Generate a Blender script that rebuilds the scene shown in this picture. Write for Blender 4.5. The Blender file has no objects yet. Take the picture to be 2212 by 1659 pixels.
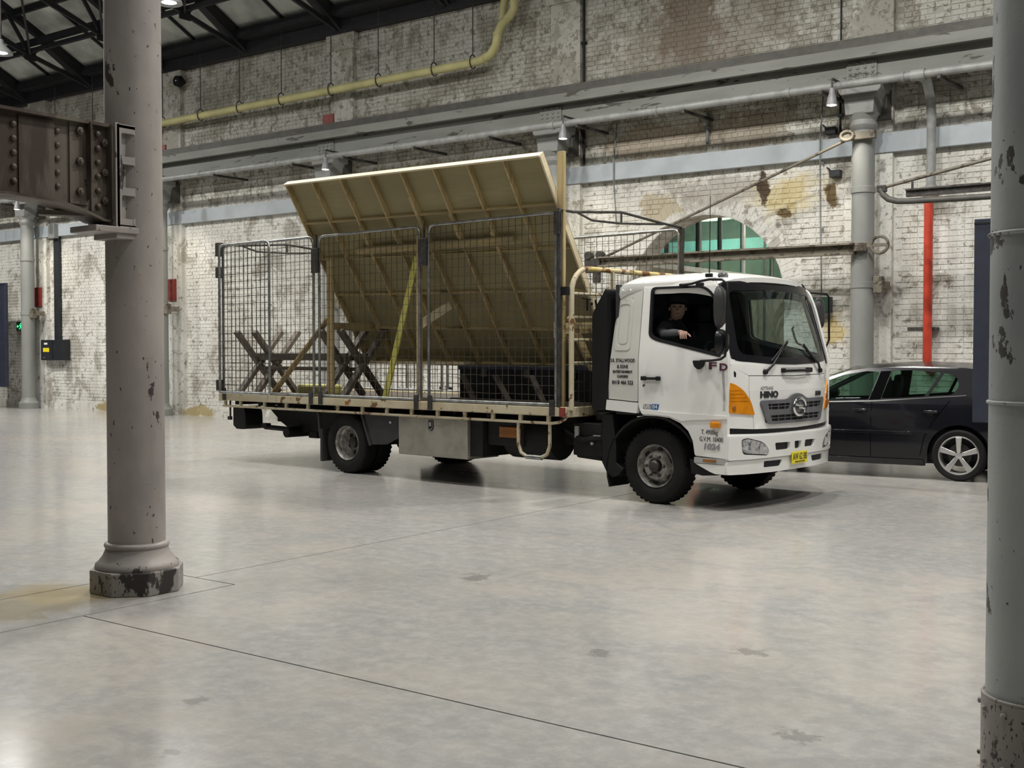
import bpy, bmesh, math, random
from mathutils import Vector, Matrix, geometry
random.seed(11)
PI = math.pi
scene = bpy.context.scene
COL = scene.collection

# ------------------------------------------------------------------ camera, world, exposure, large lights
cam_d = bpy.data.cameras.new('camera'); cam = bpy.data.objects.new('camera', cam_d); COL.objects.link(cam)
cam.location = (0, 0, 1.6)
cam.rotation_euler = (PI/2 - math.atan(72.5/2520.0), 0, math.radians(36.4))
cam_d.sensor_fit = 'HORIZONTAL'; cam_d.sensor_width = 36.0; cam_d.lens = 2520.0/2212.0*36.0
cam_d.clip_start = 0.05; cam_d.clip_end = 200
scene.camera = cam
world = bpy.data.worlds.new('world'); scene.world = world; world.use_nodes = True
bg = world.node_tree.nodes['Background']
bg.inputs[0].default_value = (0.80, 0.86, 0.92, 1); bg.inputs[1].default_value = 0.035
scene.view_settings.view_transform = 'Standard'; scene.view_settings.look = 'None'
scene.view_settings.gamma = 1.0; scene.view_settings.use_curve_mapping = False
scene.view_settings.exposure = 0.06
HIGH_BAY_POWER = 285.0      # each high-bay lamp of the hall, watts
WALL_SPOT_POWER = 100.0     # each small lamp under the crane rail

# ------------------------------------------------------------------ node materials
def new_mat(name):
    m = bpy.data.materials.new(name); m.use_nodes = True
    nt = m.node_tree; b = nt.nodes['Principled BSDF']
    return m, nt, b
def nd(nt, kind, **kw):
    n = nt.nodes.new(kind)
    for k, v in kw.items():
        if k.startswith('i_'):
            n.inputs[k[2:]].default_value = v
        else: setattr(n, k, v)
    return n
def rgba(c): return (c[0], c[1], c[2], 1)
def mixc(nt, fac, a, b, blend='MIX'):
    n = nt.nodes.new('ShaderNodeMix'); n.data_type = 'RGBA'; n.blend_type = blend
    if isinstance(fac, (int, float)): n.inputs[0].default_value = fac
    else: nt.links.new(fac, n.inputs[0])
    for i, x in ((6, a), (7, b)):
        if isinstance(x, tuple): n.inputs[i].default_value = rgba(x)
        else: nt.links.new(x, n.inputs[i])
    return n.outputs[2]
def ramp(nt, src, lo, hi):
    n = nt.nodes.new('ShaderNodeMapRange'); n.interpolation_type = 'SMOOTHSTEP'
    n.inputs[1].default_value = lo; n.inputs[2].default_value = hi
    nt.links.new(src, n.inputs[0]); return n.outputs[0]
def math2(nt, op, a, b=None):
    n = nt.nodes.new('ShaderNodeMath'); n.operation = op
    for i, x in ((0, a), (1, b)):
        if x is None: continue
        if isinstance(x, (int, float)): n.inputs[i].default_value = x
        else: nt.links.new(x, n.inputs[i])
    return n.outputs[0]
def coords(nt, use='OBJ', scale=(1, 1, 1)):
    if use == 'OBJ': o = nt.nodes.new('ShaderNodeTexCoord').outputs['Object']
    else: o = nt.nodes.new('ShaderNodeNewGeometry').outputs['Position']
    mp = nt.nodes.new('ShaderNodeMapping'); mp.inputs['Scale'].default_value = scale
    nt.links.new(o, mp.inputs[0]); return mp.outputs[0]
def noise(nt, vec, scale, detail=4, rough=0.55, dist=0.0):
    n = nt.nodes.new('ShaderNodeTexNoise')
    n.inputs['Scale'].default_value = scale; n.inputs['Detail'].default_value = detail
    n.inputs['Roughness'].default_value = rough; n.inputs['Distortion'].default_value = dist
    nt.links.new(vec, n.inputs['Vector']); return n.outputs[0]
def bump(nt, b, h, strength=0.3, dist=0.01):
    n = nt.nodes.new('ShaderNodeBump'); n.inputs['Strength'].default_value = strength
    n.inputs['Distance'].default_value = dist
    nt.links.new(h, n.inputs['Height']); nt.links.new(n.outputs[0], b.inputs['Normal'])
M = {}
def simple(key, col, rough=0.5, metal=0.0, var=0.12, scale=6.0, coat=0.0, spec=0.5, bmp=0.0):
    m, nt, b = new_mat(key)
    if var > 0:
        v = noise(nt, coords(nt), scale, 5)
        dark = tuple(max(0, c*(1-var*1.6)) for c in col); lite = tuple(min(1, c*(1+var)) for c in col)
        nt.links.new(mixc(nt, ramp(nt, v, 0.3, 0.7), dark, lite), b.inputs['Base Color'])
        if bmp: bump(nt, b, v, bmp, 0.004)
    else: b.inputs['Base Color'].default_value = rgba(col)
    b.inputs['Roughness'].default_value = rough; b.inputs['Metallic'].default_value = metal
    b.inputs['Coat Weight'].default_value = coat; b.inputs['Coat Roughness'].default_value = 0.06
    b.inputs['Specular IOR Level'].default_value = spec
    M[key] = m; return m
def chipped(key, col, chip, scale=3.0, lo=0.62, hi=0.64, rough=0.5, metal=0.0, col2=None, stretch=(1, 1, 1), speck=0.66):
    m, nt, b = new_mat(key); vec = coords(nt, 'OBJ', stretch)
    n1 = noise(nt, vec, scale, 8, 0.62, 0.3); n2 = noise(nt, vec, scale*0.45, 6); n3 = noise(nt, vec, scale*9, 4)
    c2 = col2 or tuple(c*0.82 for c in col)
    base = mixc(nt, ramp(nt, n2, 0.35, 0.65), col, c2)
    k = math2(nt, 'MAXIMUM', ramp(nt, n1, lo, hi), ramp(nt, n3, speck, speck+0.03))
    nt.links.new(mixc(nt, k, base, chip), b.inputs['Base Color'])
    b.inputs['Roughness'].default_value = rough; b.inputs['Metallic'].default_value = metal
    bump(nt, b, math2(nt, 'SUBTRACT', n3, k), 0.25, 0.004)
    M[key] = m; return m
def wood(key, col, axis=2, var=0.25, rough=0.65):
    m, nt, b = new_mat(key); s = [14, 14, 14]; s[axis] = 1.2
    v = noise(nt, coords(nt, 'OBJ', tuple(s)), 1.6, 6, 0.6, 0.8); v2 = noise(nt, coords(nt), 0.9, 3)
    dark = tuple(c*(1-var*1.5) for c in col); lite = tuple(min(1, c*(1+var*0.5)) for c in col)
    c = mixc(nt, ramp(nt, v, 0.3, 0.7), dark, lite)
    nt.links.new(mixc(nt, ramp(nt, v2, 0.3, 0.8), c, tuple(x*0.8 for x in col)), b.inputs['Base Color'])
    b.inputs['Roughness'].default_value = rough; M[key] = m; return m
def emit(key, col, power):
    m, nt, b = new_mat(key); b.inputs['Base Color'].default_value = rgba(col)
    b.inputs['Emission Color'].default_value = rgba(col); b.inputs['Emission Strength'].default_value = power
    M[key] = m; return m
def glass(key, tint, refl=0.6, ior=1.45, rough=0.02):
    m = bpy.data.materials.new(key); m.use_nodes = True; nt = m.node_tree
    nt.nodes.remove(nt.nodes['Principled BSDF']); out = nt.nodes['Material Output']
    t = nd(nt, 'ShaderNodeBsdfTransparent'); t.inputs[0].default_value = rgba(tint)
    g = nd(nt, 'ShaderNodeBsdfGlossy'); g.inputs['Color'].default_value = (refl, refl, refl, 1); g.inputs['Roughness'].default_value = rough
    lw = nd(nt, 'ShaderNodeLayerWeight'); lw.inputs[0].default_value = 0.5
    f = math2(nt, 'ADD', math2(nt, 'MULTIPLY', math2(nt, 'POWER', lw.outputs['Facing'], 4.0), 0.5), 0.035)
    mx = nd(nt, 'ShaderNodeMixShader')
    nt.links.new(f, mx.inputs[0]); nt.links.new(t.outputs[0], mx.inputs[1]); nt.links.new(g.outputs[0], mx.inputs[2])
    nt.links.new(mx.outputs[0], out.inputs[0]); M[key] = m; return m

def wall_mat(key, dirt):
    m, nt, b = new_mat('limewashed_'+key)
    pos = coords(nt, 'POS'); sep = nd(nt, 'ShaderNodeSeparateXYZ'); nt.links.new(pos, sep.inputs[0])
    big = noise(nt, pos, 0.42, 6, 0.6); mid = noise(nt, pos, 1.5, 9, 0.66, 0.4); fine = noise(nt, pos, 7.0, 8, 0.66); spk = noise(nt, pos, 26.0, 6, 0.75)
    streak = noise(nt, coords(nt, 'POS', (3.2, 3.2, 0.35)), 1.3, 6, 0.6)
    c = mixc(nt, ramp(nt, big, 0.38, 0.62), (0.72, 0.71, 0.665), (0.59, 0.575, 0.525))
    c = mixc(nt, math2(nt, 'MULTIPLY', ramp(nt, streak, 0.48, 0.72), 0.55), c, (0.40, 0.385, 0.335))
    # old limewash worn through to grey mortar
    hi = ramp(nt, sep.outputs[2], 4.7, 5.6)                       # above the steel band the limewash is greyer and more worn
    worn = ramp(nt, math2(nt, 'ADD', mid, math2(nt, 'MULTIPLY', hi, 0.045)), 0.525, 0.60)
    c = mixc(nt, math2(nt, 'MULTIPLY', worn, 0.75), c, (0.335, 0.315, 0.265))
    c = mixc(nt, math2(nt, 'MULTIPLY', hi, 0.30), c, (0.36, 0.345, 0.28))
    c = mixc(nt, math2(nt, 'MULTIPLY', ramp(nt, math2(nt, 'ADD', fine, math2(nt, 'MULTIPLY', hi, 0.03)), 0.57, 0.63), 0.8), c, (0.24, 0.215, 0.175))
    c = mixc(nt, math2(nt, 'MULTIPLY', ramp(nt, spk, 0.56, 0.63), 0.55), c, (0.16, 0.14, 0.115))
    jit = nd(nt, 'ShaderNodeVectorMath', operation='SCALE'); jit.inputs[3].default_value = 1.0
    def patch(c, x, z, rx, rz, col, strength, edge=0.5, det=2.6):
        dx = math2(nt, 'DIVIDE', math2(nt, 'SUBTRACT', sep.outputs[0], x), rx); dz = math2(nt, 'DIVIDE', math2(nt, 'SUBTRACT', sep.outputs[2], z), rz)
        d = math2(nt, 'SQRT', math2(nt, 'ADD', math2(nt, 'MULTIPLY', dx, dx), math2(nt, 'MULTIPLY', dz, dz)))
        n = noise(nt, pos, det, 7, 0.7)
        k = ramp(nt, math2(nt, 'ADD', d, math2(nt, 'MULTIPLY', math2(nt, 'SUBTRACT', n, 0.5), 2.6)), 1.0, 1.0-edge)
        return mixc(nt, math2(nt, 'MULTIPLY', k, strength), c, col)
    c = patch(c, -9.75, 7.45, 0.8, 1.2, (0.20, 0.135, 0.095), 0.8)
    c = patch(c, -9.6, 6.9, 2.2, 1.2, (0.27, 0.235, 0.18), 0.55)
    c = patch(c, -10.3, 5.35, 1.3, 0.35, (0.36, 0.30, 0.23), 0.8, 0.25)
    c = patch(c, -8.7, 5.35, 0.8, 0.4, (0.33, 0.28, 0.22), 0.8, 0.25)
    c = patch(c, -10.35, 4.15, 0.45, 0.28, (0.42, 0.36, 0.25), 0.85, 0.2)
    c = patch(c, -9.0, 4.35, 1.1, 0.3, (0.36, 0.335, 0.29), 0.75, 0.3)
    c = patch(c, -7.75, 4.25, 0.75, 0.55, (0.56, 0.45, 0.19), 0.75, 0.7, 1.8)
    c = patch(c, -8.33, 4.36, 0.12, 0.30, (0.06, 0.035, 0.02), 0.95, 0.3, 5)
    c = patch(c, -7.15, 4.12, 0.13, 0.26, (0.13, 0.08, 0.03), 0.95, 0.4, 5)
    c = patch(c, -7.95, 3.9, 0.16, 0.10, (0.12, 0.08, 0.03), 0.95, 0.3, 6)
    c = patch(c, -7.1, 1.95, 0.28, 0.28, (0.52, 0.40, 0.15), 0.8, 0.6, 3)
    c = patch(c, -26.8, 0.1, 0.5, 0.16, (0.32, 0.25, 0.11), 0.9, 0.4, 3); c = patch(c, -23.2, 0.1, 0.8, 0.16, (0.34, 0.27, 0.12), 0.9, 0.4, 3)
    if dirt: c = mixc(nt, math2(nt, 'ADD', math2(nt, 'MULTIPLY', ramp(nt, mid, 0.47, 0.60), 0.22), math2(nt, 'ADD', math2(nt, 'MULTIPLY', hi, 0.25), 0.02)), c, (0.20, 0.17, 0.13))   # soot held in the open joints
    nt.links.new(c, b.inputs['Base Color']); b.inputs['Roughness'].default_value = 0.85; b.inputs['Specular IOR Level'].default_value = 0.25
    bump(nt, b, math2(nt, 'ADD', fine, math2(nt, 'MULTIPLY', spk, 0.5)), 0.5, 0.008)
    M[key] = m
def floor_mat():
    m, nt, b = new_mat('polished_concrete')
    pos = coords(nt, 'POS'); a = noise(nt, pos, 0.45, 7, 0.62, 0.6); s = noise(nt, coords(nt, 'POS', (0.8, 1.3, 1)), 1.7, 10, 0.7, 0.8); f = noise(nt, pos, 9, 10, 0.75); sp = noise(nt, pos, 3.1, 8, 0.75, 1.5)
    c = mixc(nt, ramp(nt, a, 0.34, 0.66), (0.325, 0.325, 0.318), (0.425, 0.39, 0.35))
    c = mixc(nt, math2(nt, 'MULTIPLY', ramp(nt, s, 0.44, 0.62), 0.6), c, (0.285, 0.288, 0.284))
    c = mixc(nt, math2(nt, 'MULTIPLY', ramp(nt, f, 0.40, 0.66), 0.6), c, (0.48, 0.46, 0.425))
    c = mixc(nt, math2(nt, 'MULTIPLY', ramp(nt, sp, 0.63, 0.72), 0.6), c, (0.21, 0.20, 0.19))
    # old oil stains beside the foreground column and tyre-drag marks under the truck
    sep = nd(nt, 'ShaderNodeSeparateXYZ'); nt.links.new(pos, sep.inputs[0])
    def floor_mark(c, x, y, rx, ry, col, k, n=None, amp=2.2):
        dx = math2(nt, 'DIVIDE', math2(nt, 'SUBTRACT', sep.outputs[0], x), rx); dy = math2(nt, 'DIVIDE', math2(nt, 'SUBTRACT', sep.outputs[1], y), ry)
        d = math2(nt, 'SQRT', math2(nt, 'ADD', math2(nt, 'MULTIPLY', dx, dx), math2(nt, 'MULTIPLY', dy, dy)))
        return mixc(nt, math2(nt, 'MULTIPLY', ramp(nt, math2(nt, 'ADD', d, math2(nt, 'MULTIPLY', math2(nt, 'SUBTRACT', n or s, 0.5), amp)), 1.1, 0.5), k), c, col)
    c = floor_mark(c, -6.75, 4.15, 0.45, 0.9, (0.24, 0.20, 0.12), 0.75)
    c = floor_mark(c, -7.0, 4.4, 0.5, 0.35, (0.42, 0.33, 0.17), 0.6)
    c = floor_mark(c, -5.0, 17.3, 4.0, 0.95, (0.15, 0.115, 0.075), 0.85)  # darker brown strip of floor along the wall behind the car
    for x, y, rx, ry in ((-3.82, 2.90, 0.06, 0.06), (-5.04, 6.42, 0.16, 0.16), (-2.62, 5.67, 0.12, 0.10), (-4.31, 3.40, 0.07, 0.07), (-3.26, 5.22, 0.09, 0.08), (-1.90, 4.56, 0.10, 0.09)): c = floor_mark(c, x, y, rx*0.8, ry*0.8, (0.17, 0.16, 0.15), 0.55, f, 6.0)
    c = floor_mark(c, -8.2, 11.9, 1.6, 0.22, (0.15, 0.12, 0.10), 0.7); c = floor_mark(c, -7.4, 11.3, 0.9, 0.12, (0.17, 0.14, 0.12), 0.6)
    nt.links.new(c, b.inputs['Base Color'])
    r = nd(nt, 'ShaderNodeMapRange'); r.inputs[3].default_value = 0.11; r.inputs[4].default_value = 0.25
    nt.links.new(s, r.inputs[0]); nt.links.new(r.outputs[0], b.inputs['Roughness'])
    b.inputs['Specular IOR Level'].default_value = 0.5
    bump(nt, b, a, 0.05, 0.02); M['floor'] = m
wall_mat('wall', False); wall_mat('mortar', True); floor_mat()
simple('joint', (0.10, 0.095, 0.09), 0.9); simple('roof_sheet', (0.46, 0.48, 0.45), 0.6, 0.25, 0.2, 1.5); simple('truss', (0.022, 0.022, 0.026), 0.6, 0.2)
chipped('column_warm', (0.36, 0.325, 0.295), (0.045, 0.034, 0.032), 3.4, 0.605, 0.612, 0.5, 0, (0.235, 0.215, 0.20), (1, 1, 0.55), 0.665)
chipped('column_grey', (0.37, 0.39, 0.375), (0.055, 0.05, 0.045), 4.2, 0.605, 0.612, 0.5, 0, (0.29, 0.31, 0.305), (1, 1, 0.7), 0.69)
chipped('column_base', (0.30, 0.275, 0.25), (0.03, 0.025, 0.022), 6.0, 0.57, 0.60, 0.6, 0, (0.24, 0.22, 0.20), (1, 1, 0.6), 0.60)
chipped('wall_column', (0.255, 0.26, 0.245), (0.12, 0.11, 0.10), 2.0, 0.70, 0.72, 0.5, 0, (0.20, 0.205, 0.195), (1, 1, 0.6), 0.71)
chipped('steel_paint', (0.215, 0.22, 0.20), (0.06, 0.055, 0.045), 3.0, 0.60, 0.62, 0.6, 0, (0.165, 0.17, 0.152), (0.4, 1, 2), 0.70)
chipped('girder_rust', (0.13, 0.11, 0.085), (0.045, 0.028, 0.02), 3.4, 0.45, 0.60, 0.55, 0.2, (0.085, 0.065, 0.052), (1, 1, 0.3), 0.68)
chipped('jib_steel', (0.185, 0.165, 0.125), (0.07, 0.055, 0.04), 8, 0.52, 0.6, 0.6)
chipped('cream_rust', (0.56, 0.50, 0.36), (0.16, 0.075, 0.03), 6.5, 0.585, 0.62, 0.5, 0, (0.47, 0.40, 0.26), (1, 1, 1), 0.66)
chipped('yellow_rust', (0.58, 0.45, 0.13), (0.17, 0.075, 0.03), 6.0, 0.50, 0.55, 0.55, 0, (0.55, 0.50, 0.36), (1, 1, 1), 0.64)
simple('band_blue', (0.40, 0.435, 0.46), 0.55, 0, 0.10, 1.2); simple('rail_dark', (0.10, 0.095, 0.085), 0.6, 0.3)
simple('pipe_silver', (0.28, 0.285, 0.275), 0.5, 0.1); simple('pipe_yellow', (0.60, 0.56, 0.27), 0.45, 0, 0.12, 1.5); simple('pipe_red', (0.50, 0.055, 0.03), 0.35)
simple('red_plate', (0.22, 0.035, 0.025), 0.5); simple('black_box', (0.018, 0.02, 0.024), 0.45); simple('black', (0.007, 0.007, 0.008), 0.55, 0, 0.1, spec=0.35)
simple('black_gloss', (0.008, 0.008, 0.010), 0.3, 0, 0.1, spec=0.35); simple('navy', (0.020, 0.024, 0.042), 0.55); simple('dark_grey', (0.035, 0.035, 0.036), 0.5)
simple('chassis', (0.007, 0.0065, 0.006), 0.75, 0.0, 0.3, 9); simple('rubber', (0.009, 0.009, 0.009), 0.8, 0, 0.25, 5, spec=0.3); simple('wheel_steel', (0.36, 0.345, 0.32), 0.45, 0.35, 0.3, 18)
simple('truck_white', (0.80, 0.795, 0.765), 0.28, 0, 0.03, 2, 0.6); simple('sleeper_shaded_white', (0.60, 0.60, 0.55), 0.32, 0, 0.03, 2, 0.4); simple('lamp_grey', (0.22, 0.215, 0.225), 0.4); simple('grey_trim', (0.40, 0.40, 0.385), 0.45)
simple('grille_grey', (0.125, 0.125, 0.135), 0.35); simple('chrome', (0.75, 0.75, 0.76), 0.12, 1.0, 0); simple('galvanised', (0.36, 0.37, 0.365), 0.35, 0.85, 0.2, 12)
simple('wire', (0.13, 0.12, 0.10), 0.45, 0.7, 0.2, 20); simple('dark_steel', (0.07, 0.065, 0.06), 0.5, 0.5, 0.25, 15)
simple('amber', (0.72, 0.25, 0.008), 0.12, 0, 0.08, 12, 0.8); simple('amber_dark', (0.32, 0.12, 0.02), 0.3); simple('lens_clear', (0.55, 0.56, 0.58), 0.08, 0.6, 0.35, 30, 1.0)
simple('plate_yellow', (0.85, 0.70, 0.02), 0.4, 0, 0.04); simple('gap', (0.0015, 0.0015, 0.002), 0.9, 0, 0, spec=0.05); simple('ink', (0.02, 0.02, 0.022), 0.5, 0, 0); simple('ink_grey', (0.30, 0.30, 0.31), 0.4, 0.2, 0); simple('ink_maroon', (0.075, 0.02, 0.035), 0.4, 0, 0)
simple('badge_blue', (0.015, 0.10, 0.32), 0.35, 0, 0); simple('badge_white', (0.8, 0.8, 0.8), 0.35, 0, 0); simple('mirror_glass', (0.55, 0.58, 0.62), 0.03, 1.0, 0)
wood('pine', (0.47, 0.36, 0.175)); wood('pine_x', (0.42, 0.325, 0.155), 0); wood('ply', (0.30, 0.255, 0.125), 0, 0.08); wood('pine_edge', (0.72, 0.62, 0.42), 0, 0.1); wood('lime_timber', (0.55, 0.50, 0.12)); wood('grey_timber', (0.115, 0.095, 0.075), 0); wood('grey_timber_z', (0.13, 0.105, 0.08), 2)
wood('dark_timber', (0.045, 0.035, 0.026), 2); simple('foam', (0.62, 0.60, 0.22), 0.8); simple('skin', (0.52, 0.33, 0.25), 0.5, 0, 0.06); simple('jacket', (0.018, 0.018, 0.021), 0.8); simple('sleeve', (0.06, 0.062, 0.068), 0.85); simple('cap', (0.012, 0.012, 0.014), 0.85); simple('eye', (0.02, 0.015, 0.012), 0.3); simple('lip', (0.36, 0.17, 0.14), 0.5)
simple('seat', (0.03, 0.03, 0.034), 0.85); simple('paper', (0.72, 0.75, 0.80), 0.6, 0, 0.05); simple('paper_blue', (0.15, 0.25, 0.55), 0.6); simple('jeans', (0.12, 0.20, 0.36), 0.8)
simple('car_paint', (0.006, 0.0062, 0.009), 0.2, 0.0, 0.05, 2, 0.5, 0.3); simple('alloy', (0.62, 0.62, 0.60), 0.3, 0.7, 0.05); simple('sign_green', (0.0, 0.25, 0.08), 0.4)
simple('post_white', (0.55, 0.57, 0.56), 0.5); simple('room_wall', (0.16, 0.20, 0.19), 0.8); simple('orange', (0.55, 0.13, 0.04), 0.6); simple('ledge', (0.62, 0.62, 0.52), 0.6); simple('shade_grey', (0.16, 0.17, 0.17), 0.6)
def checker_plate():
    m, nt, b = new_mat('checker_plate'); v = coords(nt, 'OBJ')
    w1 = nd(nt, 'ShaderNodeTexWave'); w2 = nd(nt, 'ShaderNodeTexWave')
    for w, r in ((w1, PI/4), (w2, -PI/4)):
        mp = nd(nt, 'ShaderNodeMapping'); mp.inputs['Rotation'].default_value = (0, r, 0); nt.links.new(v, mp.inputs[0]); nt.links.new(mp.outputs[0], w.inputs[0]); w.inputs['Scale'].default_value = 14
    h = math2(nt, 'MULTIPLY', w1.outputs[1], w2.outputs[1]); g = noise(nt, v, 3, 5)
    nt.links.new(mixc(nt, ramp(nt, g, 0.3, 0.7), (0.30, 0.28, 0.235), (0.42, 0.40, 0.345)), b.inputs['Base Color'])
    b.inputs['Metallic'].default_value = 0.55; b.inputs['Roughness'].default_value = 0.42; bump(nt, b, h, 0.8, 0.006); M['checker'] = m
checker_plate()
glass('cab_glass', (0.72, 0.78, 0.76), 0.75); glass('car_glass', (0.62, 0.74, 0.68), 0.4); glass('office_glass', (0.50, 0.66, 0.66), 0.5); glass('pane_clear', (0.85, 0.88, 0.88), 0.7)
emit('lamp_lens', (1.0, 0.93, 0.75), 9.0); emit('lamp_cool', (0.86, 0.84, 1.0), 8.0); emit('exit_green', (0.05, 0.9, 0.30), 1.4); emit('exit_dark', (0.004, 0.03, 0.012), 0.12); emit('office_lamp', (1.0, 0.88, 0.50), 5.0); emit('office_blue', (0.30, 0.52, 0.58), 0.22)

# ------------------------------------------------------------------ mesh helpers
class MB:
    def __init__(s): s.v = []; s.f = []
    def add(s, vs, fs):
        o = len(s.v); s.v += [tuple(v) for v in vs]; s.f += [tuple(i+o for i in f) for f in fs]; return s
    def box(s, c, d, rot=None):
        c = Vector(c); hx, hy, hz = d[0]/2, d[1]/2, d[2]/2
        P = [Vector((x, y, z)) for z in (-hz, hz) for y in (-hy, hy) for x in (-hx, hx)]
        if rot is not None: P = [rot @ p for p in P]
        return s.add([p+c for p in P], [(0, 2, 3, 1), (4, 5, 7, 6), (0, 1, 5, 4), (2, 6, 7, 3), (0, 4, 6, 2), (1, 3, 7, 5)])
    def bx(s, x0, x1, y0, y1, z0, z1): return s.box(((x0+x1)/2, (y0+y1)/2, (z0+z1)/2), (abs(x1-x0), abs(y1-y0), abs(z1-z0)))
    def bar(s, p, q, w, h, up=(0, 0, 1)):
        p = Vector(p); q = Vector(q); d = (q-p).normalized(); up = Vector(up)
        if abs(d.dot(up)) > 0.98: up = Vector((0, 1, 0))
        a = d.cross(up).normalized(); b = a.cross(d).normalized(); vs = []
        for c in (p, q): vs += [c+a*w/2*i+b*h/2*j for i, j in ((-1, -1), (1, -1), (1, 1), (-1, 1))]
        return s.add(vs, [(3, 2, 1, 0), (4, 5, 6, 7)]+[(i, (i+1) % 4, 4+(i+1) % 4, 4+i) for i in range(4)])
    def tube(s, pts, r, n=8, closed=False):
        pts = [Vector(p) for p in pts]; N = len(pts); o = len(s.v); prev = None
        rr = r if isinstance(r, (list, tuple)) else [r]*N
        for i, p in enumerate(pts):
            if closed: t = (pts[(i+1) % N]-pts[i-1])
            else: t = pts[min(i+1, N-1)]-pts[max(i-1, 0)]
            t.normalize()
            if prev is None:
                a = t.orthogonal().normalized()
            else:
                a = (prev-t*prev.dot(t)).normalized()
            prev = a; b = t.cross(a)
            for k in range(n):
                an = 2*PI*k/n; s.v.append(tuple(p+(a*math.cos(an)+b*math.sin(an))*rr[i]))
        for i in range(N if closed else N-1):
            j = (i+1) % N
            for k in range(n): s.f.append((o+i*n+k, o+i*n+(k+1) % n, o+j*n+(k+1) % n, o+j*n+k))
        if not closed:
            s.f.append(tuple(o+k for k in reversed(range(n)))); s.f.append(tuple(o+(N-1)*n+k for k in range(n)))
        return s
    def cyl(s, p, q, r, r2=None, n=16): return s.tube([p, q], [r, r if r2 is None else r2], n)
    def lathe(s, prof, c=(0, 0, 0), axis='Z', n=32, close=False):
        o = len(s.v); c = Vector(c); L = len(prof)
        for r, h in prof:
            for k in range(n):
                a = 2*PI*k/n; x, y = r*math.cos(a), r*math.sin(a)
                p = Vector((x, y, h)) if axis == 'Z' else (Vector((x, h, y)) if axis == 'Y' else Vector((h, x, y)))
                s.v.append(tuple(c+p))
        for i in range(L if close else L-1):
            j = (i+1) % L
            for k in range(n): s.f.append((o+i*n+k, o+i*n+(k+1) % n, o+j*n+(k+1) % n, o+j*n+k))
        if not close:
            s.f.append(tuple(o+k for k in range(n))); s.f.append(tuple(o+(L-1)*n+k for k in range(n)))
        return s
    def prism(s, poly, fa, fb):
        n = len(poly); vs = [fa(*p) for p in poly]+[fb(*p) for p in poly]
        tri = geometry.tessellate_polygon([[Vector((p[0], p[1], 0)) for p in poly]])
        return s.add(vs, [tuple(t) for t in tri]+[tuple(n+i for i in reversed(t)) for t in tri]+[(i, (i+1) % n, n+(i+1) % n, n+i) for i in range(n)])
    def panel(s, outer, holes, fa, fb, acuts=(), bcuts=()):
        """a plate with holes, drawn flat in (a, b), cut on lines and bent by fa (outer face) and fb (inner face)"""
        b = bmesh.new(); loops = [outer]+list(holes)
        bv = [b.verts.new((p[0], p[1], 0)) for l in loops for p in l]
        for t in geometry.tessellate_polygon([[Vector((p[0], p[1], 0)) for p in l] for l in loops]):
            try: b.faces.new([bv[i] for i in t])
            except ValueError: pass
        for a in acuts: bmesh.ops.bisect_plane(b, geom=b.verts[:]+b.edges[:]+b.faces[:], plane_co=(a, 0, 0), plane_no=(1, 0, 0))
        for a in bcuts: bmesh.ops.bisect_plane(b, geom=b.verts[:]+b.edges[:]+b.faces[:], plane_co=(0, a, 0), plane_no=(0, 1, 0))
        b.verts.index_update(); n = len(b.verts); P = [(v.co.x, v.co.y) for v in b.verts]
        F = [tuple(v.index for v in f.verts) for f in b.faces]
        E = [(e.verts[0].index, e.verts[1].index) for e in b.edges if len(e.link_faces) == 1]
        b.free()
        return s.add([fa(*p) for p in P]+[fb(*p) for p in P], F+[tuple(n+i for i in reversed(f)) for f in F]+[(i, j, n+j, n+i) for i, j in E])
    def grid(s, us, vs, fn, fb=None):
        o = len(s.v); nu, nv = len(us), len(vs)
        for f in ([fn] if fb is None else [fn, fb]):
            for u in us:
                for v in vs: s.v.append(tuple(f(u, v)))
        def q(base, i, j): return base+i*nv+j
        for i in range(nu-1):
            for j in range(nv-1):
                s.f.append((q(o, i, j), q(o, i+1, j), q(o, i+1, j+1), q(o, i, j+1)))
                if fb is not None:
                    p = o+nu*nv; s.f.append((q(p, i, j), q(p, i, j+1), q(p, i+1, j+1), q(p, i+1, j)))
        if fb is not None:
            p = o+nu*nv
            for i in range(nu-1):
                for j in (0, nv-1): s.f.append((q(o, i, j), q(o, i+1, j), q(p, i+1, j), q(p, i, j)))
            for j in range(nv-1):
                for i in (0, nu-1): s.f.append((q(o, i, j), q(o, i, j+1), q(p, i, j+1), q(p, i, j)))
        return s
    def mesh(s, name, recalc=True, smooth=None):
        me = bpy.data.meshes.new(name); me.from_pydata(s.v, [], s.f); me.update()
        if recalc:
            b = bmesh.new(); b.from_mesh(me); bmesh.ops.recalc_face_normals(b, faces=b.faces[:]); b.to_mesh(me); b.free()
        if smooth is not None:
            me.polygons.foreach_set('use_smooth', [True]*len(me.polygons)); me.set_sharp_from_angle(angle=math.radians(smooth))
        return me
    def build(s, name, mat, parent=None, smooth=None, bevel=0.0, recalc=True, kind=None):
        me = s.mesh(name, recalc, smooth); o = bpy.data.objects.new(name, me); COL.objects.link(o)
        me.materials.append(M[mat] if isinstance(mat, str) else mat)
        if parent is not None: o.parent = parent
        if bevel:
            md = o.modifiers.new('bevel', 'BEVEL'); md.width = bevel; md.segments = 2; md.limit_method = 'ANGLE'; md.angle_limit = math.radians(40)
        if kind: o['kind'] = kind
        return o
def tag(o, label=None, cat=None, group=None, kind=None):
    if label: o['label'] = label
    if cat: o['category'] = cat
    if group: o['group'] = group
    if kind: o['kind'] = kind
    return o
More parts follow.
